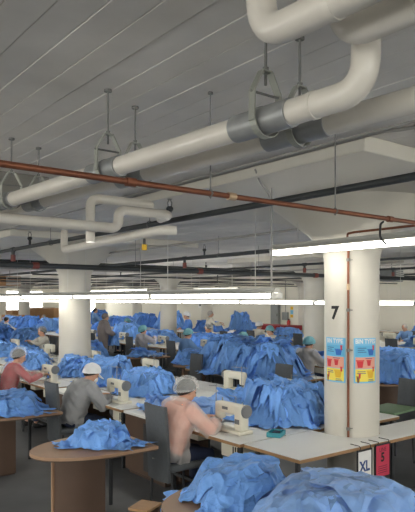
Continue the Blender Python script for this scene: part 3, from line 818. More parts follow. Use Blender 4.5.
def sheet(r, Hf, R, ax, ay, ang, L, w0, w1, folds, A, fine, nu=44, nv=40, thick=.012, twist=.5, cap=9, rr=(1,1), lift=1):
    seed = r.randint(1 << 30)
    U, V = np.meshgrid(np.linspace(0, 1, nu), np.linspace(-.5, .5, nv), indexing='ij')
    rag = 1+.10*np.sin(V*7+r.rand()*6)+.06*np.sin(V*19+r.rand()*6)
    l = U*L*rag
    w = w0+(w1-w0)*np.power(U, .8); w = w*(1+.10*np.sin(U*6+r.rand()*6))
    ph = V*folds+.28*fbm(U*1.6, V*2, seed % 9973, 2.2, 2)+r.rand()
    env = (.55+.45*np.sin(PI*np.clip(U, 0, 1)))*np.power(np.clip(1-(np.abs(V)*2)**6, 0, 1), .7)
    t = ph-np.floor(ph); sk = .36
    tri = np.where(t < sk, t/sk, (1-t)/(1-sk))
    f = np.power(tri, 1.25)
    lat = V*w+.30*A*np.sin(2*PI*ph)*env
    bendA = (r.rand()-.5)*2*twist
    th = ang+bendA*U
    dx = np.cumsum(np.cos(th), 0)/nu*L*rag; dy = np.cumsum(np.sin(th), 0)/nu*L*rag
    X = ax+dx-np.sin(th)*lat; Y = ay+dy+np.cos(th)*lat
    Hs = blur(Hf, 5)
    hem = np.minimum(np.clip((1-U)/.12, 0, 1), np.clip((.5-np.abs(V))/.06, 0, 1))
    rim = np.clip(((X/rr[0])**2+(Y/rr[1])**2-.8)*1.6, 0, 1)
    B0 = sample(Hs, X, Y, R)*(1-rim)+sample(Hf, X, Y, R)*rim; B0 = np.where(B0 > cap, cap+(B0-cap)*.25, B0)
    liftU = lift*(r.rand()**1.5)*.13*np.power(U, 2.2); liftV = lift*(r.rand()-.5)*.22*V*(r.rand() < .6)
    env = env*(1-.55*rim); liftU = liftU*(1-.8*rim); liftV = liftV*(1-rim)
    Z = B0+thick+liftU+np.abs(liftV)*0+np.maximum(liftV, -.01)+f*A*env+creases(X, Y, seed % 7919, .17, 3)*fine*(.3+.7*hem)*2.2
    Z += .010*fbm(X, Y, seed % 101, 22, 2)
    low = sample(Hf, X, Y, R)+.004; Z = np.where(Z < low, low+.25*(f-.3)*A*env*(low-Z < .05), Z)
    Z = np.maximum(Z, low-.012)
    return np.stack([X, Y, Z], -1)
def pile_mesh(name, seed, rx, ry, h, layers, m='gown', droop=0.0, A=.075, fine=.02, L=.62, w=(.22,.52), folds=(2,4), shape=.55, base=True, spread=.75, start=.45, res=1.0, lift=1):
    R = max(rx, ry)+.55; N = 130
    g = np.linspace(-R, R, N); GX, GY = np.meshgrid(g, g, indexing='ij')
    q = (GX/rx)**2+(GY/ry)**2
    Hf = np.where(q < 1, h*np.power(np.clip(1-q, 0, 1), shape)*(1+.38*fbm(GX, GY, seed+50, 7, 2)), 0)
    if droop: Hf = np.where(q > 1.6, -droop, Hf)
    r = np.random.RandomState(seed)
    mb = MB(); tones = []; rt = random.Random(seed)
    def put(P):
        nn, mm = P.shape[:2]; tones.extend([rt.choice((-.28,-.14,-.05,.05,.12,.30))]*(nn*mm))     # random tone per sheet, painted to widen the heap's light and dark range
        mb.add(P.reshape(-1, 3).tolist(), [(i*mm+j, (i+1)*mm+j, (i+1)*mm+j+1, i*mm+j+1) for i in range(nn-1) for j in range(mm-1)])
    if base:
        nu, nv = 26, 64
        T, Ra = np.meshgrid(np.linspace(0, 2*PI, nv), np.linspace(0, 1.10, nu), indexing='ij')
        X = Ra*rx*np.cos(T)*(1+.1*np.sin(3*T+seed)); Y = Ra*ry*np.sin(T)*(1+.1*np.sin(3*T+seed))
        Z = sample(Hf, X, Y, R)+.004+.05*creases(X, Y, seed, .25, 4)*np.clip((1.08-Ra)*4, 0, 1)+np.clip(.02*np.sin(T*17)*Ra, 0, 1)
        Z = np.maximum(Z, sample(Hf, X, Y, R)*.9+.003); put(np.stack([X, Y, Z], -1))
    for k in range(layers):
        fr = k/layers
        a = 2*PI*(k*.381966+r.rand()*.12)
        d0 = start*(1-fr)*spread+.02; 
        if k >= layers-2: d0 = .30
        ax, ay = rx*d0*math.cos(a), ry*d0*math.sin(a)
        out = math.atan2(ry*math.sin(a), rx*math.cos(a))+(r.rand()-.5)*1.4
        LL = L*(.75+.5*r.rand())
        if k % 2 == 1:                      # some lie across the slope instead of down it
            out += PI*.5*(1 if r.rand() < .5 else -1); d0 = (.35+.5*r.rand())*(1-.5*fr)
            ax, ay = rx*d0*math.cos(a)-math.cos(out)*LL*.45, ry*d0*math.sin(a)-math.sin(out)*LL*.45
        if k >= layers-2: out = a+PI+(r.rand()-.5); LL = L*.9; d0 = .45; ax, ay = rx*d0*math.cos(a), ry*d0*math.sin(a)      # the last ones lie over the crown
        P = sheet(r, Hf, R, ax, ay, out, LL, w[0]*(.7+.6*r.rand()), w[1]*(.75+.5*r.rand()), folds[0]+(folds[1]-folds[0])*r.rand(), A*(.7+.6*r.rand()), fine, nu=int(40*res), nv=int(38*res), cap=h*.92, rr=(rx, ry), lift=lift)
        Hf = splat(Hf, P, R); put(P)
    me = bpy.data.meshes.new(name); me.from_pydata(mb.v, [], mb.f); me.materials.append(M[m])
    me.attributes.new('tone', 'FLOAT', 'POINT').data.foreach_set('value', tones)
    me.polygons.foreach_set('use_smooth', [True]*len(me.polygons))
    zs = [p[2] for p in mb.v]; print(name, seed, 'faces', len(mb.f), 'z %.2f %.2f' % (min(zs), max(zs)))
    return me
import time; T0 = time.time()
def remat(me, m):
    c = me.copy(); c.materials[0] = M[m]; return c
F = dict(folds=(.7,1.7), fine=.032, spread=1, start=.78)
G_ = dict(folds=(.8,1.9), fine=.034, spread=1, start=.8)
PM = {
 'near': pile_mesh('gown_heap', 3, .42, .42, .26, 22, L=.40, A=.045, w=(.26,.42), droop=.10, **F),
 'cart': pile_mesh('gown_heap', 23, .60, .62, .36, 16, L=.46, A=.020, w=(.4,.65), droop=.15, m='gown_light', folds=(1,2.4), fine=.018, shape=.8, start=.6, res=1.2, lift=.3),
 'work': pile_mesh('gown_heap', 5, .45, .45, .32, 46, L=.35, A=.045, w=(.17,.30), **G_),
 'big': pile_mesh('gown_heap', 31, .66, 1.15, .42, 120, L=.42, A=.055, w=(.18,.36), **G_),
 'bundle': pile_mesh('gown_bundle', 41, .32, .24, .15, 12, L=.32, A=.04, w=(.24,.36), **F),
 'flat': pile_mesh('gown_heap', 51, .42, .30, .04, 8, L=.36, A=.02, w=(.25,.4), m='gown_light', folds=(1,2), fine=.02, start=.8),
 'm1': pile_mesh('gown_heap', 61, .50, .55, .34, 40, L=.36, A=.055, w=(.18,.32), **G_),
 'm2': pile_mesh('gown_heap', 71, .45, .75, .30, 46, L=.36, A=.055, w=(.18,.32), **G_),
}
for k in ('m1', 'm2', 'work', 'big', 'flat'):
    PM[k+'d'] = remat(PM[k], 'gown_deep'); PM[k+'l'] = remat(PM[k], 'gown_light'); 
PM['flatm'] = remat(PM['flat'], 'gown')
print('piles', time.time()-T0)
def heap(key, x, y, z, label, rz=0, s=(1,1,1), name='gown_heap'):
    me = PM[key]
    for (cx, cy) in ((5.02,4.02),(5.05,10.66),(12.25,11.05),(12.25,18.1),(12.25,25.15)):
        if math.hypot(x-cx, y-cy) < 1.7:           # cloth lying against a column bunches up round it
            me = me.copy(); c, s_ = math.cos(rz), math.sin(rz)
            for q in me.vertices:
                X = x+(q.co.x*s[0]*c-q.co.y*s[1]*s_); Y = y+(q.co.x*s[0]*s_+q.co.y*s[1]*c)
                d = math.hypot(X-cx, Y-cy)
                if d < .40:
                    k = (.315+.085*d/.40)/max(d, 1e-4); X = cx+(X-cx)*k; Y = cy+(Y-cy)*k
                    a, b = X-x, Y-y; q.co.x = (a*c+b*s_)/s[0]; q.co.y = (-a*s_+b*c)/s[1]
    o = link(name, me, None, (x, y, z), rz); o.scale = s
    return tag(o, label, 'heap of gowns' if 'heap' in name else 'gown bundle', 'heaps of blue gowns')
TZ = .752; DZ = .730
heap('near', 2.78, 3.17, DZ, 'crumpled blue gown heap on the round ended desk at the bottom centre', .4, (.84,.84,.74))
heap('cart', 2.72, 2.27, .712, 'smooth light blue heap of gowns at the bottom right corner', .9, (.93,.93,1.0))
heap('bundle', 2.72, 5.20, DZ, 'single crumpled blue gown bundle on the front left desk', -.6, (.85,.80,.85), name='gown_bundle')
heap('work', 2.55, 7.40, DZ, 'blue gown heap on the desk at the left edge behind the rose red worker', .2, (1,.85,.55))
heap('work', 4.88, 4.86, TZ, 'blue gown heap beside the numbered column behind the nearest sewing machine', 2.2, (1.08,.98,1.05))
heap('flat', 4.62, 5.95, TZ, 'flat light blue gowns in front of the peach gowned worker', .4)
heap('m1', 4.72, 7.55, TZ, 'blue heap between the visor capped worker and the peach gowned worker', .5, (.85,.8,.8))
heap('flat', 4.15, 6.30, TZ, 'light blue gowns folded at the edge left of the grey chair', 1.7, (.6,.7,1.3))
heap('work', 4.75, 8.80, TZ, 'blue heap in front of the white visor cap', 1.1, (1,.95,.95))
heap('m2', 4.85, 10.15, TZ, 'blue heap at the foot of the large left column', 0, (.8,.6,.8))
heap('m1', 4.5, 11.6, TZ, 'blue heap behind the rose red worker, left of the large column', .8, (.7,.75,.8))
heap('m2', 5.0, 12.9, TZ, 'blue heap left of the large column, further back', .2, (.8,.75,.75))
heap('m1', 4.9, 14.6, TZ, 'blue heap on the front island near the left edge', 1.2, (.8,.9,.8))
heap('m2d', 5.3, 16.6, TZ, 'deeper blue heap at the far end of the front island', .2, (1,1,1.2))
heap('flatm', 5.2, 6.2, TZ, 'blue gowns spread on the white table left of the lone sewing machine', .2, (.8,.8,1.2))
heap('big', 7.68, 8.6, .722, 'biggest heap of blue gowns, in the middle of the hall', 0, (1.0,1.1,1.25))
heap('flatm', 7.75, 12.5, DZ, 'blue gowns lying on the small brown desk behind the violet shirted worker', 1.2, (.85,1.2,1.6))
heap('m1', 7.75, 10.5, DZ, 'blue heap on the desk left of the biggest heap', .3, (.75,.75,.7))
heap('work', 8.75, 6.25, DZ, 'blue gowns draped over the desk right of the numbered column', .9, (1.0,.95,1.15))
heap('flatm', 10.3, 9.2, TZ, 'blue gowns spread flat on the middle island left of the numbered column', 1.5, (1.2,1.8,1.6))
heap('flat', 11.2, 10.6, TZ, 'pale blue gowns spread on the middle island toward the electrical cabinet', 1.5, (1.2,1.2,1.5))
rp = random.Random(12)
seqB = [('m1',10.5,7.2,.9),('m2',10.6,11.9,.8),('m1d',10.6,13.7,.9),('m2',10.5,16.0,.95),('m1',10.6,18.2,1.25),('m2d',10.6,20.2,1.2),('m1',10.5,22.3,1.2),('m2',10.6,24.6,1.35),('m1d',10.5,26.9,1.35),('m2',10.6,29.2,1.3)]
for i, (k, x, y, sz) in enumerate(seqB):
    heap(k, x, y, TZ, '%s blue heap on the middle island, counted from the near end' % ORD[i], rp.uniform(0,3), (rp.uniform(.95,1.2), rp.uniform(.95,1.2), sz))
seqC = [('m2',15.6,9.6,.9),('m1d',15.5,13.3,.7),('m1',15.7,15.4,.8),('m2d',15.7,17.6,1.1),('m1d',15.6,20.0,1.1),('m1',15.6,22.9,1.9),('m2d',15.7,25.0,1.5),('m2',15.6,27.4,1.2),('m1d',15.6,30.0,1.4),('m2d',15.6,32.6,1.4)]
for i, (k, x, y, sz) in enumerate(seqC):
    heap(k, x, y, TZ, '%s blue heap on the rear island, counted from the near end' % ORD[i], rp.uniform(0,3), (rp.uniform(1.0,1.3), rp.uniform(1.0,1.3), sz))
for i, (x, y, sx, sz) in enumerate(((6.9,17.6,1.1,1.6),(7.6,19.6,1.2,1.7),(7.3,22.0,1.3,1.6),(8.0,24.2,1.3,1.7),(6.9,13.9,.8,1.5),(13.4,23.6,.9,2.2),(13.4,28.0,1.0,2.0),(18.4,30,1.2,2.2),(18.4,35.2,1.2,2.4))):
    t = table('bin_table', '%s low table carrying gowns between the islands' % ORD[i], x-.5, x+.5, y-.6, y+.6, 'low tables between the islands', z=.62)
    heap(('m1','m2','m1d')[i % 3], x, y, .622, '%s blue heap on a low table between the islands' % ORD[i], rp.uniform(0,3), (sx, sx, sz*.75))
heap('m2', 22.1, 13.9, TZ, 'blue heap on the table along the back wall, right of the extinguisher', .3, (.6,.8,.8))
heap('m1', 22.1, 19.0, TZ, 'blue heap along the back wall, left of the electrical cabinet', .3, (.7,.9,.9))

# ------------------------------------------------------------------ people
def remeshed(name, mb, m, parent, voxel, smooth=3, wrinkle=0, wscale=9, seed=0, sharp=False):
    me = mb.mesh(name, m, False)
    o = bpy.data.objects.new(name, me); COL.objects.link(o)
    r = o.modifiers.new('r', 'REMESH'); r.mode = 'VOXEL'; r.voxel_size = voxel; r.use_smooth_shade = True
    s = o.modifiers.new('s', 'SMOOTH'); s.iterations = smooth; s.factor = .5
    dg = bpy.context.evaluated_depsgraph_get(); e = bpy.data.meshes.new_from_object(o.evaluated_get(dg))
    bpy.data.objects.remove(o); bpy.data.meshes.remove(me)
    if wrinkle:
        n = len(e.vertices); co = np.empty(n*3); no = np.empty(n*3)
        e.vertices.foreach_get('co', co); e.vertices.foreach_get('normal', no) if hasattr(e.vertices[0], 'normal') else None
        co = co.reshape(-1,3); no = no.reshape(-1,3)
        X, Y, Z = co.T*wscale
        w = fbm(X+Z*.6, Y-Z*.8, seed+1, 1.0, 3)+fbm(Z+Y*.4, X, seed+2, 1.5, 2)
        w = 1-np.abs(w)*1.6
        if sharp: w = np.maximum(w*.6+creases(X+.5*Z, Y-.7*Z, seed+5, 1.1, 4)*1.6, -.45)
        co += no*(w*wrinkle)[:,None]; e.vertices.foreach_set('co', co.ravel()); e.update()
    e.name = name; e.polygons.foreach_set('use_smooth', [True]*len(e.polygons))
    return link(name, e, parent)
def ik(a, b, l1, l2, pole):
    a, b, pole = Vector(a), Vector(b), Vector(pole); d = b-a; D = min(d.length, (l1+l2)*.995); dn = d.normalized()
    x = (l1*l1-l2*l2+D*D)/(2*D); hgt = math.sqrt(max(0, l1*l1-x*x))
    p = pole-dn*pole.dot(dn); p.normalize()
    return a+dn*x+p*hgt, a+dn*D
def person(name_label, x, y, rz, pose='sit', lean=.3, look=.5, turn=0, hands=((.50,.14,.80),(.50,-.10,.80)), top='cream', gown=None,
           cap='net', hair='hair', legs='navy', vox=.012, mask=False, h=1.0, seat=.47, elbow=(-.25,.75,-.65)):
    P = thing('person', name_label, 'person', (x, y, 0), rz, 'workers in the sewing hall')
    sit = pose == 'sit'
    hip = Vector((0,0,seat+.10)) if sit else Vector((0,0,.93*h))
    up = Vector((math.sin(lean),0,math.cos(lean)))
    S = [hip, hip+up*.14, hip+up*.30+Vector((-.015,0,0)), hip+up*.44, hip+up*.51]
    fwd = Vector((math.cos(lean),0,-math.sin(lean)))
    neck = S[4]; hd = look
    hup = Vector((math.sin(hd),0,math.cos(hd))); Rt = Matrix.Rotation(turn,3,'Z')
    hup = Rt @ hup
    head = neck+Vector((.020,0,-.005))+hup*.140
    def torso(mb, g):
        mb.tube([S[0]-up*.09, S[0], S[1], S[2], S[3], S[3]+up*.05, S[4]+up*.01, S[4]+up*(.01+g*.8)], [(.11+g*.4,.14+g*.4),(.17+g*.6,.125+g*.45),(.148+g,.112+g),(.168+g,.122+g),(.170+g,.108+g),(.135+g,.092+g),(.062+g*.6,.060+g*.6), (.052+g*.7,.052+g*.7)], 20)
    # tube's first axis is horizontal across (y); second lies fore-aft
    shL, shR = S[3]+up*.02+Vector((0,.175,0)), S[3]+up*.02+Vector((0,-.175,0))
    body = MB(); torso(body, 0)
    body.tube([neck-up*.04, neck+up*.03, head-hup*.05], [.062,.056,.056], 14)
    # head: skull, jaw, nose, ears, lips
    Rh = Rt @ Matrix.Rotation(hd, 3, 'Y')
    def hp(a, b, c): return head+Rh @ Vector((a, b, c))
    body.ball(hp(-.012,0,.03), (.096,.076,.092), 20, 14, Rh)
    body.ball(hp(.022,0,-.028), (.068,.058,.085), 18, 12, Rh)
    body.ball(hp(.050,0,-.082), (.030,.032,.026), 12, 8, Rh)
    body.tube([hp(.082,0,.022), hp(.104,0,-.018), hp(.088,0,-.030)], [.008,.014,.010], 8)
    body.ball(hp(.086,0,-.056), (.010,.022,.008), 10, 6, Rh)
    for s in (-1, 1): body.ball(hp(-.005,s*.077,-.005), (.018,.009,.030), 10, 8, Rh)
    arms = []
    for s, sh, ht in ((1, shL, hands[0]), (-1, shR, hands[1])):
        el, wr = ik(sh, ht, .29*h, .26*h, (elbow[0], s*elbow[1], elbow[2]))
        arms.append((s, sh, el, wr))
        body.tube([sh-Vector((0,s*.05,0)), sh, sh.lerp(el,.45), el, el.lerp(wr,.3), wr], [.045,.054,.045,.038,.037,.026], 12)
        d = (wr-el).normalized()
        # palm and five fingers
        side = d.cross(Vector((0,0,1))).normalized()*s if abs(d.z) < .95 else Vector((0,s,0))
        side = -side if side.dot(Vector((0,s,0))) < 0 else side       # points away from the body midline
        dn = (d+Vector((0,0,-.25))).normalized(); nrm = side.cross(dn).normalized()
        if nrm.z > 0: nrm = -nrm
        pc = wr+dn*.045
        body.tube([wr-d*.01, wr+dn*.02, wr+dn*.055, wr+dn*.088], [(.026,.020),(.034,.016),(.041,.014),(.038,.012)], 12)
        for k, (off, ln) in enumerate(((.030,.062),(.010,.075),(-.010,.082),(-.029,.074))):   # little ... index
            b0 = wr+dn*.080+side*off; b1 = b0+dn*ln*.45+nrm*.006; b2 = b1+(dn*.7+nrm*.7).normalized()*ln*.32; b3 = b2+(dn*.3+nrm*.95).normalized()*ln*.25
            body.tube([b0-dn*.02, b0, b1, b2, b3], [.009,.0088,.0082,.0075,.006], 8)
        t0 = wr+dn*.022-side*.026; t1 = t0-side*.024+dn*.026+nrm*.012; t2 = t1-side*.006+dn*.028+nrm*.014; t3 = t2+dn*.020+nrm*.008
        body.tube([t0+side*.01, t0, t1, t2, t3], [.012,.013,.0105,.009,.007], 8)
    legsp = []
    for s in (1, -1):
        hj = hip+Vector((0,s*.09,-.02))
        if sit: kn = Vector((.42, s*.12, seat+.055)); an = Vector((.40 if s > 0 else .46, s*.12, .09))
        else: kn = Vector((.03 if s>0 else .0, s*.10, .50*h)); an = Vector((-.02, s*.11, .09))
        legsp.append((s, hj, kn, an))
        body.tube([hj, hj.lerp(kn,.5), kn, kn.lerp(an,.3), an], [.082,.072,.054,.052,.036], 14)
        body.tube([an+Vector((-.03,0,-.03)), an+Vector((.05,0,-.045)), an+Vector((.16,0,-.062))], [(.034,.034),(.040,.030),(.034,.018)], 10)
    remeshed('body', body, 'skin', P, vox if vox < .01 else .0105, 2)
    # clothes
    def sleeves(mb, g, cut=.93):
        for s, sh, el, wr in arms:
            e = el.lerp(wr, cut)
            mb.tube([sh-Vector((0,s*.07,.01)), sh, sh.lerp(el,.45), el, el.lerp(wr,.45), e], [.05+g,.062+g,.056+g,.05+g,.05+g,.034+g*.7], 14)
    def thighs(mb, g, a=.5):
        for s, hj, kn, an in legsp:
            mb.tube([hj, hj.lerp(kn,a*.5), hj.lerp(kn,a)], [.092+g,.085+g,.08+g], 14)
    shirt = MB(); torso(shirt, .018); sleeves(shirt, .004, .9)
    remeshed('top', shirt, top, P, max(vox,.010), 4, .006, 9, int(x*10))
    if gown:
        g = MB(); torso(g, .052); sleeves(g, .036, .97); thighs(g, .030, .28 if sit else .75)
        remeshed('gown', g, gown, P, max(vox,.010), 4, .016, 9, int(y*10), True)
    tr = MB()
    for s, hj, kn, an in legsp:
        tr.tube([hj, hj.lerp(kn,.5), kn, kn.lerp(an,.3), an+Vector((0,0,.03))], [.095,.085,.066,.062,.05], 14)
    tr.tube([hip-up*.1, hip, hip+up*.08], [(.13,.15),(.182,.137),(.165,.13)], 18)
    remeshed('trousers', tr, legs, P, max(vox,.012), 3, .004, 9, 5)
    for s, hj, kn, an in legsp:
        MB().tube([an+Vector((-.06,0,-.05)), an+Vector((-.04,0,-.04)), an+Vector((.06,0,-.045)), an+Vector((.16,0,-.058)), an+Vector((.19,0,-.065))], [(.02,.03),(.042,.046),(.046,.042),(.042,.028),(.02,.012)], 12).build('shoe', 'black', P, True)
    # hair, head cover, eyes
    def shell(rx, ry, rz_, c, lo, m, nm, ruffle=0, seed=1, tip=.55):
        Tp = Matrix.Rotation(-tip, 3, 'Y')
        v = []; f = []; n, mrows = 36, 14
        for j in range(mrows+1):
            th = lo*j/mrows
            for k in range(n):
                a = 2*PI*k/n
                w = 1+ruffle*(math.sin(9*a+seed)+.6*math.sin(15*a+2*seed+j*.5))*(j/mrows)+ruffle*.9*math.sin(5*a+j*.8+seed)
                q = Vector((math.sin(th)*math.cos(a)*rx*w, math.sin(th)*math.sin(a)*ry*w, math.cos(th)*rz_*w))
                v.append(hp(*(Tp @ q+Vector(c))))
        for j in range(mrows):
            for k in range(n):
                k2 = (k+1) % n; f.append((j*n+k, (j+1)*n+k, (j+1)*n+k2, j*n+k2))
        # inner return so the cover has thickness
        o_ = len(v); ctr = hp(*c)
        v += [ctr+(p-ctr)*.965 for p in v[:]]
        f += [tuple(reversed([i+o_ for i in q])) for q in f[:]]
        for k in range(n):
            k2 = (k+1) % n; b = mrows*n; f.append((b+k, b+k2, o_+b+k2, o_+b+k))
        return MB().add(v, f).build(nm, m, P, True)
    tilt = (-.022,0,.040)
    shell(.108,.090,.108, (-.026,0,.018), 1.85 if cap else 1.95, hair, 'hair', .012, 1, .75)
    if cap in ('net', 'net_white', 'teal'):
        shell(.138,.122,.122, (-.036,0,.036), 1.85, {'net':'net','net_white':'net_white','teal':'teal'}[cap], 'bouffant_cap', .035, x)
        hb = shell(.120,.100,.03, (-.036,0,.004), 1.8, {'net':'net','net_white':'net_white','teal':'teal'}[cap], 'cap_band', .02, y)
    if cap == 'visor':
        shell(.124,.104,.112, (-.026,0,.034), 1.80, 'net_white', 'cap', .03, 2)
        mb = MB(); v = []
        for j in range(13):
            a = -1.15+2.3*j/12
            v += [hp(.06*math.cos(a)+.02, .085*math.sin(a), .045), hp(.02+.155*math.cos(a), .10*math.sin(a), .030)]
        v += [Vector(q)+Vector((0,0,-.006)) for q in v[:]]
        f = []
        for j in range(12):
            a = 2*j; f += [(a,a+2,a+3,a+1),(a+26,a+27,a+29,a+28),(a+1,a+3,a+29,a+27),(a,a+26,a+28,a+2)]
        f += [(0,1,27,26),(24,50,51,25)]
        mb.add(v, f).build('visor', 'net_white', P, True)
    for s in (-1, 1):
        MB().ball(hp(.078,s*.030,.012), (.009,.012,.007), 10, 6, Rh).build('eye', 'eye', P, True)
    if mask:
        MB().ball(hp(.070,0,-.045), (.045,.052,.045), 16, 10, Rh).build('face_mask', 'mask', P, True)
    return P
person('worker seen from behind in a peach top under a sheer gown and hairnet, seated nearest', 3.48, 5.12, 0, lean=.30, look=.40, turn=-.15, seat=.45,
       hands=((.50,.06,.86),(.50,-.14,.84)), top='peach', gown='whiteg', cap='net', vox=.008)
person('worker in grey sheer gown, white visor cap and mask, seated second from front', 3.40, 7.34, 0, lean=.46, look=.6, seat=.45, turn=-.1,
       hands=((.52,.10,.82),(.52,-.10,.80)), top='darkg', gown='greyg', cap='visor', mask=True, vox=.008)
person('worker in rose red top under a sheer white gown, reaching forward at the left edge', 3.38, 9.68, 0, lean=.30, look=.40, turn=-.15,
       hands=((.56,.04,.88),(.50,-.30,.90)), top='red', gown='whiteg2', cap='net', vox=.009)
person('cream gowned worker facing left with both arms reaching over blue fabric', 6.72, 16.1, PI, lean=.1, look=.25, hands=((.48,.10,.98),(.48,-.05,.98)), top='cream', cap='net', vox=.012)
person('standing worker with long taupe gown holding a blue gown, right of the large left column', 8.7, 16.4, -.2, 'stand', .05, .25, hands=((.30,.10,1.05),(.30,-.10,1.05)), top='mauve', gown='mauve', cap=None, hair='mauve', legs='navy', vox=.013)
person('violet shirted worker in a teal cap seated beside a brown desk', 9.12, 14.9, 0, lean=.1, look=.15, top='purple', gown='whiteg', cap='teal', hands=((.44,.1,.98),(.44,-.06,1.0)), vox=.012)
person('worker in blue with black hair below a teal cap, seated in the middle hall', 9.12, 12.8, 0, lean=.2, look=.45, top='bluecl', cap='teal', vox=.012)
person('white capped worker standing among piled gowns, middle distance', 12.5, 17.2, PI-.4, 'stand', .05, .3, top='gown_deep', cap='net_white', h=.95, vox=.014, hands=((.3,.12,1.1),(.3,-.12,1.1)))
person('grey haired worker standing in pale top beside a hung blue gown', 13.6, 17.4, -.5, 'stand', .02, .1, top='cream', cap=None, hair='greyhair', vox=.013, hands=((.42,.05,1.25),(.42,-.15,1.2)))
person('hairnet worker leaning low behind the biggest heap', 12.2, 15.35, PI, lean=.35, look=.6, top='cream', cap='net', vox=.014)
person('teal capped worker mostly hidden behind the biggest heap', 9.12, 10.5, 0, lean=.05, look=.3, top='cream', cap='teal', vox=.014)
person('white capped worker in pale gown facing the back wall', 14.0, 15.3, 0, lean=.15, look=.4, top='cream', cap='net_white', vox=.014)
person('cream gowned worker in teal cap facing left at the middle island', 12.2, 12.6, PI, lean=.15, look=.45, top='cream', cap='teal', vox=.013)
person('worker in teal cap and grey top just left of the numbered column', 9.1, 8.5, 0, lean=.15, look=.5, top='darkg', gown='whiteg', cap='teal', vox=.012)
person('grey haired worker in blue shirt bent over a machine at the right edge', 17.2, 11.5, PI, lean=.15, look=.5, top='bluecl', cap=None, hair='greyhair', vox=.013)
person('black haired worker in pale top at the far left edge', 9.12, 26.3, 0, lean=.1, look=.2, top='cream', cap=None, vox=.014)
person('left one of two far teal capped workers', 12.2, 22.6, PI, lean=.1, look=.4, top='bluecl', cap='teal', vox=.015)
person('right one of two far teal capped workers', 12.2, 20.8, PI, lean=.1, look=.3, top='bluecl', cap='teal', vox=.015)
person('dark haired worker standing far back just right of the large left column', 13.3, 25.9, -.6, 'stand', .0, .1, top='bluecl', cap=None, vox=.015)
person('worker in red top far left near the cartons', 12.2, 29.2, PI, lean=.1, look=.2, top='firered', cap=None, hair='greyhair', vox=.015)
print('people', time.time()-T0)
# gowns held up by workers
heap('m1', 9.02, 16.33, .70, 'blue gown bundle held by the standing taupe worker', 0, (.32,.36,.9), name='gown_bundle')
heap('m2', 14.55, 16.75, .98, 'blue gowns hung high beside the grey haired standing worker', .6, (.55,.6,1.6))

# ------------------------------------------------------------------ signs on the end table
def sign(x, label, w, h, paper, items, tilt=0):
    t = thing('hanging_sign', label, 'sign', (x, 3.535, .575), 0)
    MB().box(-w/2,w/2,-.004,0,-h/2,h/2).build('sheet', paper, t)
    fr = MB(); e = .008
    fr.box(-w/2-e,w/2+e,-.010,.004,h/2,h/2+.014); fr.box(-w/2-e,-w/2,-.010,.004,-h/2,h/2); fr.box(w/2,w/2+e,-.010,.004,-h/2,h/2); fr.box(-w/2-e,w/2+e,-.010,.004,-h/2-e,-h/2); fr.build('wire_frame', 'dark', t)
    for s in (-1, 1): MB().tube(bend([(s*w*.38,-.005,h/2+.01),(s*w*.38,-.018,h/2+.04),(s*w*.38,.0,.190),(s*w*.38,.10,.190)], .02), .004, 6).build('hook', 'dark', t)
    for (body, size, px, pz, m, bold, sx) in items:
        v, f = text_mesh(body, size, bold)
        MB().add([(px+p[0]*sx, -.0055, pz+p[1]) for p in v], f).build('lettering', m, t)
    return t
sign(4.60, 'white hanging sign reading XL on the end table', .20, .27, 'white', [('XL', .135, 0, -.012, 'inkblue', .005, .9)])
t = sign(4.875, 'crimson hanging sign with a dark 5 on the end table', .215, .30, 'signpink', [('LINE', .055, 0, .105, 'inkmaroon', .001, 1), ('5', .12, 0, .03, 'ink', .004, 1)])
mb = MB(); [mb.box(-.07,.07,-.0056,-.004,-.055-i*.02,-.049-i*.02) for i in range(4)]; mb.build('fine_print', 'inkmaroon', t)

# ------------------------------------------------------------------ small things
t = thing('tray', 'teal tray with dark insert in front of the column side heap', 'tray', (4.26,4.36,.752), .5)
mb = MB(); mb.box(-.10,.10,-.07,.07,0,.008); mb.box(-.10,-.092,-.07,.07,.008,.045); mb.box(.092,.10,-.07,.07,.008,.045); mb.box(-.092,.092,-.07,-.062,.008,.045); mb.box(-.092,.092,.062,.07,.008,.045)
mb.build('tray_shell', 'tealbox', t); MB().box(-.05,.05,-.03,.03,.008,.04).build('insert', 'dark', t)
o = MB().box(-.30,.30,-.22,.22,0,.03,.005).build('green_board', 'green', None, loc=(6.45,4.55,.73)); tag(o, 'green board lying on the desk right of the numbered column', 'board')
o.rotation_euler = (0,0,.1)
for i, (x, y, z, w, l) in enumerate(((11.5,30.5,.752,.8,'left carton on the middle island far left'),(11.3,31.6,.752,.7,'carton behind the left carton, far left'),(15.5,36.5,0,1.4,'tall carton stack left of the large left column'),(15.9,38.8,0,1.3,'second tall carton stack left of the large left column'))):
    t = thing('cardboard_box', 'brown cardboard '+l, 'box', (x, y, z), .2*i, 'brown cartons')
    hh = .55 if z else 1.55
    MB().box(-w/2,w/2,-w/2,w/2,0,hh,.01).build('carton', 'card', t); MB().box(-.03,.03,-w/2-.002,w/2+.002,hh-.002,hh+.002).build('tape', 'endcap', t)
for i, (x, y) in enumerate(((12.6,34.0),(13.5,33.0),(18.0,38.6))):
    t = thing('cardboard_box', 'brown carton stack %s far back at left' % ['with one box','two boxes wide','behind the others'][i], 'box', (x, y, 0), .1*i, 'brown cartons')
    MB().box(-.55,.55,-.55,.55,0,1.5+.1*i,.01).build('carton', 'card', t); MB().box(-.03,.03,-.552,.552,1.499+.1*i,1.503+.1*i).build('tape', 'endcap', t)
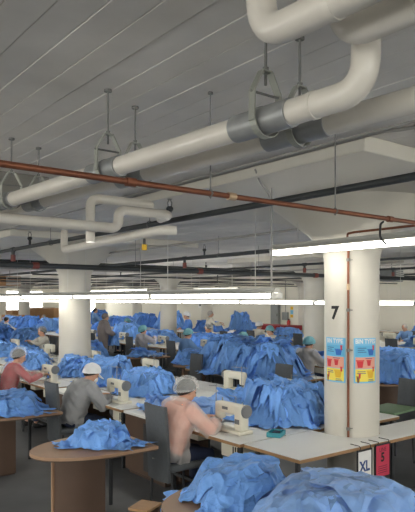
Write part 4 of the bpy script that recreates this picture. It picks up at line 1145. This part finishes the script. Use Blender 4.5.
# back wall fittings
wx = X1-.001
def wl(name, label, cat, y, z): return thing(name, label, cat, (wx, y, z))
t = wl('electrical_cabinet', 'tall grey electrical cabinet on the back wall', 'electrical cabinet', 23.7, .60)
MB().box(-.18,0,-.30,.30,0,1.35,.01).build('cabinet_body', 'elec', t); MB().box(-.192,-.18,-.27,.27,.03,1.32,.004).build('door', 'elec', t); MB().box(-.205,-.192,-.24,-.20,.6,.72).build('handle', 'dark', t)
t = wl('switch_box', 'small grey switch box right of the electrical cabinet', 'switch box', 22.98, 1.0)
MB().box(-.12,0,-.20,.20,0,.42,.01).build('box_body', 'elec', t); MB().tube([(-.05,.0,.42),(-.05,.0,2.1)], .02, 8).build('conduit', 'conduit', t)
t = wl('fire_extinguisher', 'red fire extinguisher on the back wall', 'fire extinguisher', 22.68, .55)
MB().lathe([(.05,0),(.09,.02),(.09,.38),(.06,.44),(.03,.46)], (-.11,0,0), 16).build('cylinder', 'firered', t, True)
MB().box(-.13,-.06,-.03,.03,.46,.52,.01).build('valve_head', 'dark', t); MB().tube([(-.11,.04,.48),(-.12,.12,.36),(-.12,.11,.15)], .012, 6).build('hose', 'dark', t)
t = wl('wall_notice', 'yellow and blue safety notice above the fire extinguisher', 'notice', 22.55, 1.14)
MB().box(-.008,0,-.10,.10,0,.16).build('yellow_panel', 'pgold', t); MB().box(-.008,0,-.10,.10,.18,.40).build('blue_panel', 'psky', t); MB().box(-.008,0,-.10,.10,.42,.58).build('upper_yellow_panel', 'pgold', t)
for i, (y, z, w, h) in enumerate(((30.6,1.55,.5,.35),(29.7,1.45,.3,.45),(30.2,1.15,.35,.25))):
    t = wl('wall_notice', ['pale sheet pinned high','narrow pale sheet pinned right','small sheet pinned low'][i]+' on the back wall left of the standing grey haired worker', 'notice', y, z)
    MB().box(-.006,0,-w/2,w/2,0,h).build('sheet', 'white', t); MB().box(-.008,-.006,-w*.3,w*.3,h*.35,h*.7).build('printed_block', ['ink','pred','psky'][i], t)
t = table('red_covered_table', 'table covered with dark red cloth before the back wall', 17.9, 18.9, 17.8, 20.6, None, z=1.0)
MB().box(-.52,.52,-1.42,1.42,.80,1.005,.01).build('red_cover', 'redcloth', t)

# ------------------------------------------------------------------ camera, world, view
cam = bpy.data.cameras.new('camera'); co = bpy.data.objects.new('camera', cam); COL.objects.link(co)
co.location = (0, 0, 2.13); yaw = math.atan2(.79, .613)-PI/2
co.rotation_euler = (PI/2, 0, yaw)
cam.sensor_fit = 'VERTICAL'; cam.sensor_height = 36; cam.lens = 36*600/512
cam.shift_y = (299-256)/512; cam.clip_start = .05; cam.clip_end = 200
sc.camera = co
w = bpy.data.worlds.new('world'); sc.world = w; w.use_nodes = True
w.node_tree.nodes['Background'].inputs[0].default_value = (.75,.82,.95,1); w.node_tree.nodes['Background'].inputs[1].default_value = .8
sc.view_settings.view_transform = 'Standard'; sc.view_settings.look = 'None'; sc.view_settings.gamma = 1; sc.view_settings.use_curve_mapping = False
sc.view_settings.exposure = 0
sc.cycles.use_denoising = True; sc.cycles.max_bounces = 6; sc.cycles.diffuse_bounces = 4; sc.cycles.transparent_max_bounces = 10
sc.cycles.use_light_tree = True
